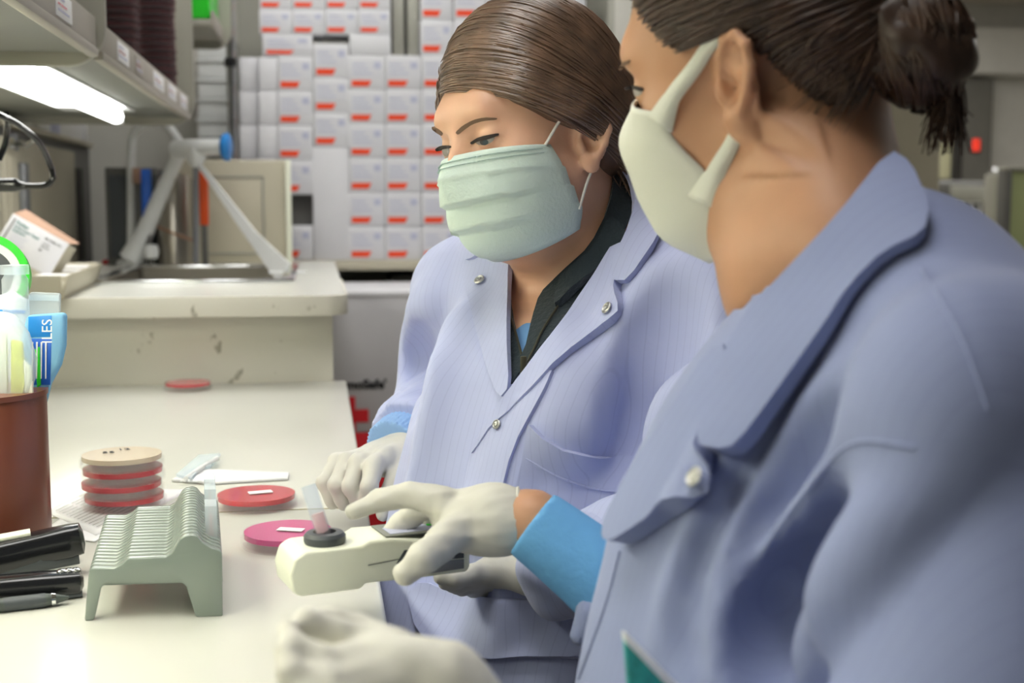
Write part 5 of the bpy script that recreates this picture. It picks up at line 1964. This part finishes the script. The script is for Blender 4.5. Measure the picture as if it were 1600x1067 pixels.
fr_ = (idx - i0)[:, :, None]
rows = np.arange(N_)[:, None]
pt = full[rows, i0] * (1 - fr_) + full[rows, i0 + 1] * fr_
rd = np.repeat((RNG.uniform(.0006, .0014, len(pt)))[:, None], 20, 1)
rd[:, 0] *= .2
rd[:, 1] *= .7
strands('hair_strands', pt, rd, M['hair1b'], h1o)
# low bun and wisps
bun = Sdf()
bc = H1.w(.014, -.108, -.052)
bun.add(ell(bc, H1.M, (.026, .022, .028)), .01)
bun.disp = [wob(9, .002, 90)]
bo = mesh_sdf('hair_bun', bun, M['hair1'], w1, .003, label='low brown bun')
N = 160
th = RNG.uniform(0, 6.28, N)
ph = RNG.uniform(-1.2, 1.2, N)
tt = np.linspace(0, 3.2, 14)
A_ = th[:, None] + tt[None]
Rb = .0265 + RNG.normal(0, .001, (N, 1))
loc = np.stack([np.cos(A_) * np.cos(ph)[:, None] * Rb, np.sin(ph)[:, None] * .021 + 0 * A_, np.sin(A_) * np.cos(ph)[:, None] * Rb * 1.08], 2)
strands('bun_strands', bc + loc @ H1.M.T, np.full((N, 14), .0013), M['hair1b'], bo)
wis = []
for _ in range(70):
    a = H1.w(RNG.uniform(.03, .075), RNG.uniform(-.085, -.05), RNG.uniform(-.05, -.03))
    b_ = H1.w(RNG.uniform(.03, .06), RNG.uniform(-.11, -.06), RNG.uniform(-.10, -.07))
    mdl = (a + b_) / 2 + RNG.normal(0, .006, 3)
    wis.append([(1 - t) ** 2 * a + 2 * t * (1 - t) * mdl + t * t * b_ for t in np.linspace(0, 1, 9)])
strands('nape_wisps', np.array(wis), np.full((70, 9), .0006), M['hair1b'], bo)
tcn = H1.w(.018, -.098, -.046)
MB().tube([tcn + H1.M @ np.array([.021 * math.cos(a), -.006, .023 * math.sin(a)]) for a in np.linspace(0, 6.283, 22)], .004, 8, False).build('hair_tie', M['card'], bo, smooth=True)


# ---- hands
def hand(name, m, parent, chains, palm, extra=(), fine=.0022, disp=None, label=None, post=None, kf=.006):
    S = Sdf()
    for i, c in enumerate(palm):
        S.add(rc(P(*c[0][:3]), P(*c[1][:3]), c[0][3] * c[0][2] / FPX, c[1][3] * c[1][2] / FPX), .018)
    for ch in chains:
        S.chain([(P(*q[:3]), q[3] * q[2] / FPX) for q in ch], kf, .003)
    for prim, k in extra:
        S.add(prim, k)
    S.disp = [wob(21, .0006, 150)] if disp is None else disp
    if post:
        S.post = post
    o = mesh_sdf(name, S, m, parent, fine, label=label)
    return o, S


# right hand of the far woman: loose fist over the bench
dh = 1.36
g1, _ = hand('glove', M['glove1'], w1, [
    [(566, 716, dh, 16), (528, 722, dh - .01, 14.5), (508, 755, dh - .03, 13), (520, 783, dh - .03, 12)],
    [(576, 714, dh - .015, 16.5), (542, 722, dh - .03, 15.5), (526, 758, dh - .05, 14), (538, 786, dh - .045, 13)],
    [(588, 714, dh - .03, 17), (560, 724, dh - .05, 16), (549, 760, dh - .065, 14.5), (560, 784, dh - .06, 13)],
    [(604, 716, dh - .045, 17), (584, 728, dh - .065, 16), (577, 760, dh - .08, 14.5), (574, 782, dh - .07, 13)],
    [(628, 722, dh - .03, 20), (618, 752, dh - .06, 17), (602, 782, dh - .07, 14), (598, 804, dh - .075, 11)]],
    [((632, 702, dh + .01, 30), (580, 716, dh - .01, 24)), ((632, 712, dh - .02, 30), (598, 722, dh - .04, 24)), ((640, 700, dh, 30), (655, 690, dh + .02, 33))],
    label='pale grey glove on the right hand, fingers curled')
cu_ = Sdf()
ca, cb = P(612, 706, 1.355), P(645, 684, 1.39)
cu_.add(rc(ca, cb, .0335, .037), .01)
axd = (cb - ca) / np.linalg.norm(cb - ca)


def ribs(X, Y, Z):
    q = np.stack([X, Y, Z], -1) - ca
    s_ = q - (q @ axd)[..., None] * axd
    e1 = np.cross(axd, UP); e1 /= np.linalg.norm(e1)
    e2 = np.cross(axd, e1)
    return .0013 * np.sin(np.arctan2(s_ @ e1, s_ @ e2) * 44)


cu_.disp = [ribs]


def clipax(a, d_):
    def g(F, X, Y, Z):
        return np.maximum(F, -((np.stack([X, Y, Z], 1) - a) @ d_))
    return g


cu_.post = [clipax(ca + axd * .002, axd)]
mesh_sdf('knit_cuff', cu_, M['cuff'], w1, .0022, label='light blue ribbed knit cuff')
sl = Sdf()
sa, sb_ = P(628, 692, 1.375), P(685, 645, 1.45)
sl.add(rc(sa, sb_, .044, .052), .02)
sl.disp = [wob(31, .0035, 70), wob(33, .002, 130)]
axs_ = (sb_ - sa) / np.linalg.norm(sb_ - sa)
sl.post = [clipax(sa + axs_ * .004, axs_)]
mesh_sdf('gathered_sleeve', sl, M['coat1'], w1, .0035)
# left hand of the far woman: palm under the reader
dl_ = 1.12
hand('glove', M['glove1'], w1, [
    [(775, 884, dl_, 21), (738, 898, dl_ - .012, 16), (712, 906, dl_ - .02, 14), (690, 902, dl_ - .02, 12)],
    [(775, 892, dl_, 21), (742, 906, dl_, 16), (716, 914, dl_ - .005, 14), (696, 910, dl_ - .01, 12)],
    [(778, 900, dl_ + .01, 20), (748, 914, dl_ + .015, 15), (724, 918, dl_ + .012, 13), (706, 914, dl_ + .005, 11)],
    [(785, 905, dl_ + .025, 18), (760, 917, dl_ + .03, 14), (740, 920, dl_ + .028, 12), (726, 916, dl_ + .02, 11)],
    [(790, 866, dl_ + .02, 19), (755, 850, dl_ + .03, 15), (722, 844, dl_ + .03, 13), (702, 842, dl_ + .025, 11)]],
    [((850, 896, dl_ - .01, 34), (785, 890, dl_, 30)), ((850, 896, dl_ - .01, 34), (905, 905, dl_ - .02, 37))],
    label='pale grey glove on the left hand, under the reader')
sl = Sdf()
sl.add(rc(P(880, 890, 1.09), P(1010, 850, 1.085), .040, .05), .02)
sl.disp = [wob(35, .003, 70)]
mesh_sdf('gathered_sleeve', sl, M['coat1'], w1, .004)

# ================================================================== near woman (blue-lavender coat)
H2 = Head([[-.6316, -.7211, -.2848], [-.7499, .6615, -.012], [-.1971, -.206, .9585]], [.2984, .8439, 1.1888])
w2 = thing('person', 'seated woman near the camera with dark bun and white cloth mask, holding the reader', 'person', (.40, .80, .45))
NB2 = P(1292, 400, .815)


def torso2(S, dl=0.0):
    e = lambda px, py, d, r, k: S.add(ell(P(px, py, d), AX2, np.array(r) - dl), k)
    e(1378, 790, .80, (.145, .096, .20), .03)
    S.add(rc(P(1268, 600, .93), P(1330, 560, .83), .050 - dl, .052 - dl), .03)
    S.add(rc(P(1540, 640, .665), P(1335, 545, .80), .066 - dl, .052 - dl), .04)
    e(1440, 760, .79, (.145, .085, .15), .05)
    e(1242, 1050, .80, (.150, .125, .22), .05)
    e(1330, 1250, .80, (.18, .16, .16), .06)


def arm2(S, dl=0.0):
    S.add(rc(P(1545, 660, .66), P(1500, 1330, .565), .068 - dl, .064 - dl), .03)
    S.add(rc(P(1500, 1330, .565), P(860, 1235, .60), .058 - dl, .038 - dl), .02)


def arm2r(S, dl=0.0):
    S.add(rc(P(1270, 620, .93), P(1210, 930, .95), .050 - dl, .050 - dl), .02)
    S.add(rc(P(1210, 930, .95), P(1075, 960, .95), .050 - dl, .045 - dl), .02)


coat2 = Sdf()
torso2(coat2)
arm2(coat2)
arm2r(coat2)
base2 = Sdf()
torso2(base2)
arm2(base2)


def folds2(S, sleeve=True):
    kw = dict(d0=.35, d1=1.4)
    ridge(S, base2, [(1225, 600), (1140, 790), (1040, 990)], .016, .006, .02, **kw)
    valley(S, base2, [(1262, 620), (1180, 800), (1090, 1000)], .020, .007, .02, **kw)
    ridge(S, base2, [(1305, 590), (1225, 770), (1130, 980)], .016, .008, .02, **kw)
    valley(S, base2, [(1330, 640), (1265, 780), (1190, 920)], .016, .007, .02, **kw)
    ridge(S, base2, [(1385, 690), (1320, 760), (1245, 880), (1160, 1040)], .014, .009, .02, **kw)
    if sleeve:
        valley(S, base2, [(1425, 725), (1370, 790), (1310, 880), (1250, 970), (1215, 1064)], .022, .030, .02, **kw)
        ridge(S, base2, [(1455, 720), (1395, 800), (1320, 920), (1265, 1030)], .014, .010, .02, **kw)
        ridge(S, base2, [(1480, 520), (1440, 620), (1420, 700)], .03, .006, .03, **kw)


folds2(coat2)
coat2.disp = [wob(43, .0020, 22, (1, 1, .5)), wob(45, .0008, 60)]
neck2a, neck2b = H2.w(0, -.022, -.055), NB2
hull2 = Sdf()
torso2(hull2)
hull2.add(rc(neck2a, neck2b, .050, .060), .06)
VN2 = [(1140, 400), (1190, 470), (1160, 520), (1130, 560), (1080, 600), (1060, 500), (1100, 400)]


def neckhole2(F, X, Y, Z):
    return np.maximum(F, -rc(neck2a, neck2b - UP * .02, .056, .064)[0](X, Y, Z))


coat2.post = [neckhole2]
mesh_sdf('lab_coat', coat2, M['coat2'], w2, .0055)
coatD2 = Sdf()
torso2(coatD2)
folds2(coatD2, False)
coatD2.disp = coat2.disp

skin2 = Sdf()
head_prims(skin2, H2)
ear_prims(skin2, H2, (.0715, -.004, -.010), 1, .40, .97)
ear_prims(skin2, H2, (.0715, -.004, -.010), -1, .40, .97)
skin2.add(rc(neck2a, neck2b, .052, .056), .03)
skin2.add(rc(H2.w(.0, .03, -.07), P(1225, 470, .83), .03, .03), .05)
skin2.add(rc(H2.w(.035, -.03, -.04), P(1330, 400, .77), .022, .026), .03)
torso2(skin2, .045)
arm2(skin2, .045)
skin2.add(rc(P(1270, 620, .93), P(1210, 930, .95), .034, .030), .03)
skin2.add(rc(P(1210, 950, .95), P(985, 930, .955), .026, .022), .02)
skin2.add(rc(P(985, 930, .955), P(832, 812, .975), .022, .0185), .01)
skin2.add(rc(P(832, 812, .975), P(770, 808, .985), .0185, .020), .02)
wr = P(832, 812, .975)
mesh_sdf('body', skin2, M['skin2'], w2, .008, [(H2.T - .125, H2.T + .135)], .0023)

# collar, lapel and snaps
COL2 = [(1388, 243), (1420, 262), (1452, 330), (1445, 372), (1385, 400), (1335, 450), (1295, 520), (1235, 610), (1168, 706), (1140, 712), (1108, 704), (1122, 640), (1150, 545), (1186, 478), (1235, 425), (1310, 345)]
drape('collar', COL2, hull2, M['coat2'], w2, off=.005, th=.0045, step=12, d0=.45, d1=1.3, smooth=1, lift=lambda x, y: .008 * np.clip((y - 450) / 250, 0, 1))
LAP2 = [(1118, 560), (1150, 545), (1128, 640), (1110, 700), (1112, 740), (1098, 775), (1060, 800), (985, 852), (972, 846), (975, 815), (1010, 740), (1068, 650)]
drape('lapel', LAP2, coatD2, M['coat2'], w2, off=.003, th=.004, step=11, d0=.45, d1=1.3, lift=lambda x, y: .004 + .006 * np.clip((y - 560) / 280, 0, 1))
snap(1085, 745, coatD2, w2, .0125, .0058, .45, 1.3)
snap(1114, 590, coatD2, w2, .0085, .0055, .45, 1.3)
cord('front_seam', [(970, 860), (945, 950), (905, 1060)], coatD2, M['coat2'], w2, .0015, 0, .45, 1.3)
cord('shoulder_seam', [(1440, 420), (1500, 520), (1545, 640)], coat2, M['coat2'], w2, .0014, -.0003, .4, 1.3)
cord('armhole_seam', [(1430, 700), (1345, 690), (1290, 730), (1200, 850)], coat2, M['coat2'], w2, .0014, -.0003, .4, 1.3)

# brow, eye on the near side of the face
fb = dict(d0=.6, d1=1.2)
drape('eye', [(990, 138), (1000, 135), (1006, 142), (1000, 150), (992, 150)], skin2, M['eye'], w2, off=-.0002, th=.0006, step=3, smooth=1, **fb)
drape('eyelashes', [(978, 136), (992, 133), (1006, 138), (1004, 143), (992, 139), (980, 141)], skin2, M['lash'], w2, off=.0003, th=.0014, step=3, smooth=1, **fb)
drape('eyebrow', [(968, 106), (975, 96), (986, 93), (984, 99), (976, 103), (972, 110)], skin2, M['brow'], w2, off=-.0002, th=.0012, step=4, smooth=1, **fb)

m2, MV2 = mask(H2, [(0, (.0675, .052, -.014), (.088, -.002)), (.25, (.0685, .044, -.038), (.108, -.030)), (.5, (.0690, .028, -.062), (.110, -.070)), (.75, (.067, .030, -.090), (.100, -.104)), (1, (.054, .034, -.118), (.066, -.126))], M['mask2'], w2, nose=.014, name='cloth_mask', q=.8, th=.0022)


def strap_band(pts, wds, m, parent):
    """flat tapered band: local points and widths"""
    L = spline([np.array(p) for p in pts], 6)
    ws_ = np.interp(np.linspace(0, 1, len(L)), np.linspace(0, 1, len(wds)), wds)
    V, Q = [], []
    for i, p in enumerate(L):
        t = L[min(i + 1, len(L) - 1)] - L[max(i - 1, 0)]
        t = t / np.linalg.norm(t)
        nrm = np.array([math.copysign(1, p[0]), 0, 0])
        sd = np.cross(t, nrm); sd /= np.linalg.norm(sd)
        V += [H2.w(*(p - sd * ws_[i])), H2.w(*(p + sd * ws_[i]))]
        if i:
            Q.append((2 * i - 2, 2 * i - 1, 2 * i + 1, 2 * i))
    o = npmesh('ear_strap', np.array(V), np.array(Q), m, parent)
    md = o.modifiers.new('t', 'SOLIDIFY')
    md.thickness = .002
    md.offset = 0
    return o


for sx in (1, -1):
    strap_band([(sx * .069, .052, -.022), (sx * .073, .036, -.007), (sx * .0755, .016, .006), (sx * .077, .001, .017), (sx * .080, -.012, .022)], [.010, .0055, .005, .0045, .004], M['mask2'], m2)
    strap_band([(sx * .0675, .036, -.080), (sx * .0700, .022, -.062), (sx * .073, .006, -.047), (sx * .076, -.006, -.034), (sx * .078, -.016, -.018)], [.013, .0065, .005, .0045, .004], M['mask2'], m2)

# hair with a bun
shell2 = Sdf()
hair_shell(shell2, H2)
HL2 = [(-.14, -.055), (-.1, -.046), (-.06, -.026), (-.045, -.014), (-.024, .012), (-.006, .027), (.03, .022), (.045, .043), (.057, .062), (.08, .080), (.11, .095)]
shell2.post = [hairline(H2, HL2)]
h2o = mesh_sdf('hair', shell2, M['hair2'], w2, .003, label='dark brown hair pulled back')
st = roots(HL2, 2600, (0, -.014, .040), (.0805, .096, .092), .03, .004)
bl2 = (.0, -.125, .030)
pt = hair_paths(shell2, H2, st, (.0, -.1, .0), 16, mid=lambda s: np.stack([s[:, 0] * 1.0, s[:, 1] * .3 - .3, s[:, 2] * .75 + .04], 1))
rd = np.repeat((RNG.uniform(.0007, .0017, len(pt)))[:, None], 16, 1)
rd[:, 0] *= .3
strands('hair_strands', pt, rd, M['hair2b'], h2o)
bun = Sdf()
bc = P(1432, 70, .79)
Ab = H2.M
bun.add(ell(bc, Ab, (.034, .030, .037)), .01)
bun.add(rc(H2.w(0, -.09, .03), bc, .03, .026), .02)
bun.disp = [wob(19, .0035, 60), wob(18, .0015, 140)]
bo = mesh_sdf('hair_bun', bun, M['hair2'], w2, .003, label='dark hair twisted into a bun')
N = 420
th = RNG.uniform(0, 6.28, N)
ph = np.clip(RNG.normal(0, .7, N), -1.4, 1.4)
tt = np.linspace(0, 3.0, 14)
A_ = th[:, None] + tt[None]
k_ = 1 + RNG.normal(.02, .03, (N, 1))
bw_ = ph[:, None] + .5 * np.sin(A_ * 1.0 + th[:, None])
loc = np.stack([np.cos(A_) * np.cos(bw_) * .0345 * k_, np.sin(bw_) * .031 * k_, np.sin(A_) * np.cos(bw_) * .0375 * k_], 2)
strands('bun_strands', bc + loc @ H2.M.T, np.repeat(RNG.uniform(.0009, .002, N)[:, None], 14, 1), M['hair2b'], bo)
wis = []
for _ in range(150):
    a = np.array([1478 + RNG.normal(0, 10), 100 + RNG.normal(0, 14)])
    e_ = np.array([1468 + RNG.choice([-1, 1]) * abs(RNG.normal(14, 9)) + (18 if RNG.random() < .5 else 0), 205 + RNG.uniform(-30, 40)])
    md_ = (a + e_) / 2 + RNG.normal(6, 8, 2)
    dz = .79 + RNG.normal(0, .006)
    wis.append([P(*((1 - t) ** 2 * a + 2 * t * (1 - t) * md_ + t * t * e_), dz) for t in np.linspace(0, 1, 9)])
strands('loose_ends', np.array(wis), np.repeat(np.full((150, 1), .0009), 9, 1) * np.linspace(1, .4, 9)[None], M['hair2b'], bo)
wis = []
for _ in range(160):
    a = H2.w(RNG.uniform(.03, .074), RNG.uniform(-.07, -.03), RNG.uniform(-.06, -.02))
    e_ = H2.w(RNG.uniform(.01, .05), RNG.uniform(-.10, -.09), RNG.uniform(-.01, .02))
    md_ = (a + e_) / 2 + H2.M @ np.array([.014, -.008, -.004])
    wis.append([(1 - t) ** 2 * a + 2 * t * (1 - t) * md_ + t * t * e_ for t in np.linspace(0, 1, 9)])
strands('nape_strands', np.array(wis), np.full((160, 9), .0009) * np.linspace(.15, 1, 9)[None], M['hair2b'], h2o)

# right hand on the reader
dA = .985
gcl = lambda F, X, Y, Z: np.maximum(F, ((np.stack([X, Y, Z], 1) - P(810, 812, .98)) @ CR))
gh, GS = hand('glove', M['glove2'], w2, [
    [(690, 786, dA, 25), (640, 772, dA + .005, 21), (592, 782, dA + .005, 18), (552, 799, dA, 14)],
    [(700, 790, dA + .02, 24), (664, 790, dA + .045, 20), (628, 816, dA + .055, 17), (604, 838, dA + .055, 13)],
    [(715, 796, dA + .035, 22), (690, 800, dA + .065, 18), (660, 832, dA + .072, 16), (640, 852, dA + .065, 13)],
    [(730, 806, dA + .045, 20), (712, 812, dA + .072, 16), (690, 838, dA + .078, 14), (674, 856, dA + .07, 12)],
    [(735, 815, dA - .005, 32), (692, 846, dA - .03, 28), (660, 872, dA - .048, 25), (634, 896, dA - .050, 19)]],
    [((770, 808, dA - .002, 44), (705, 800, dA + .012, 34)), ((770, 820, dA - .005, 42), (722, 825, dA - .006, 36)), ((770, 810, dA, 45), (830, 812, dA - .005, 47))],
    label='pale glove on the right hand holding the reader', post=[gcl], disp=[wob(71, .0007, 130), wob(73, .0006, 260, (.3, 1, 1))])
gcc = P(808, 812, .98)
cuffring = [gcc + CR * .0005 + .0240 * (math.cos(a) * CU + math.sin(a) * (CF * .9)) for a in np.linspace(0, 2 * math.pi, 40)]
MB().tube(cuffring, .0016, 8, False).build('rolled_edge', M['glove2'], gh, smooth=True)
# blue knit sleeve end
bs = Sdf()
b0, b1 = P(832, 818, .972), P(1010, 955, .955)
bs.add(rc(b0, b1, .0275, .037), .01)
ab = (b1 - b0) / np.linalg.norm(b1 - b0)
bs.disp = [wob(81, .0008, 90)]
bs.post = [clipax(b0, ab)]
mesh_sdf('blue_sleeve', bs, M['cuff2'], w2, .0028, label='sky blue knit sleeve end')
ce_ = Sdf()
ce_.add(rc(P(930, 955, .945), P(908, 990, .945), .016, .009), .01)
ce_.add(rc(P(1025, 965, .95), P(1080, 975, .94), .042, .046), .02)
ce_.disp = [wob(83, .002, 80)]
mesh_sdf('coat_sleeve_end', ce_, M['coat2'], w2, .004)

# left hand near the camera, loosely closed
dB = .615
hand('glove', M['glove2'], w2, [
    [(590, 1005, dB, 30), (530, 990, dB - .005, 24), (478, 972, dB - .01, 20), (450, 992, dB - .012, 17)],
    [(585, 1030, dB - .015, 32), (510, 1035, dB - .03, 27), (458, 1012, dB - .03, 22), (448, 985, dB - .022, 18)],
    [(590, 1055, dB - .025, 32), (510, 1070, dB - .042, 27), (455, 1050, dB - .042, 23), (446, 1018, dB - .035, 18)],
    [(600, 1080, dB - .03, 30), (530, 1102, dB - .048, 26), (478, 1090, dB - .05, 21), (462, 1066, dB - .045, 17)],
    [(620, 1010, dB + .015, 28), (560, 985, dB + .022, 24), (512, 972, dB + .015, 20), (476, 966, dB + .005, 15)]],
    [((690, 1075, dB - .01, 58), (600, 1035, dB - .008, 46)), ((690, 1090, dB - .01, 58), (610, 1060, dB - .02, 48)), ((690, 1080, dB - .01, 56), (860, 1235, dB - .012, 66))],
    fine=.0026, label='pale glove on the left hand, loosely closed')

# teal patterned pouch in the coat pocket
pq = [P(975, 985, .66), P(1062, 1072, .66), P(1050, 1120, .655), P(985, 1120, .655)]
tp_ = thing('patterned_pouch', 'teal patterned pouch with a white rim tucked in the near coat pocket', 'pouch', pq[0])
nf = np.cross(pq[1] - pq[0], pq[3] - pq[0]); nf /= np.linalg.norm(nf)
nf = nf if nf @ CF > 0 else -nf
MB().prism(pq, nf * .006).build('cloth', M['tealpat'], tp_, .002)
MB().prism([pq[0] - nf * .001, pq[1] - nf * .001, pq[1] - nf * .001 + (pq[2] - pq[1]) * .34, pq[0] - nf * .001 + (pq[3] - pq[0]) * .13], nf * .008).build('white_rim', M['white'], tp_, .001, label='white rim')
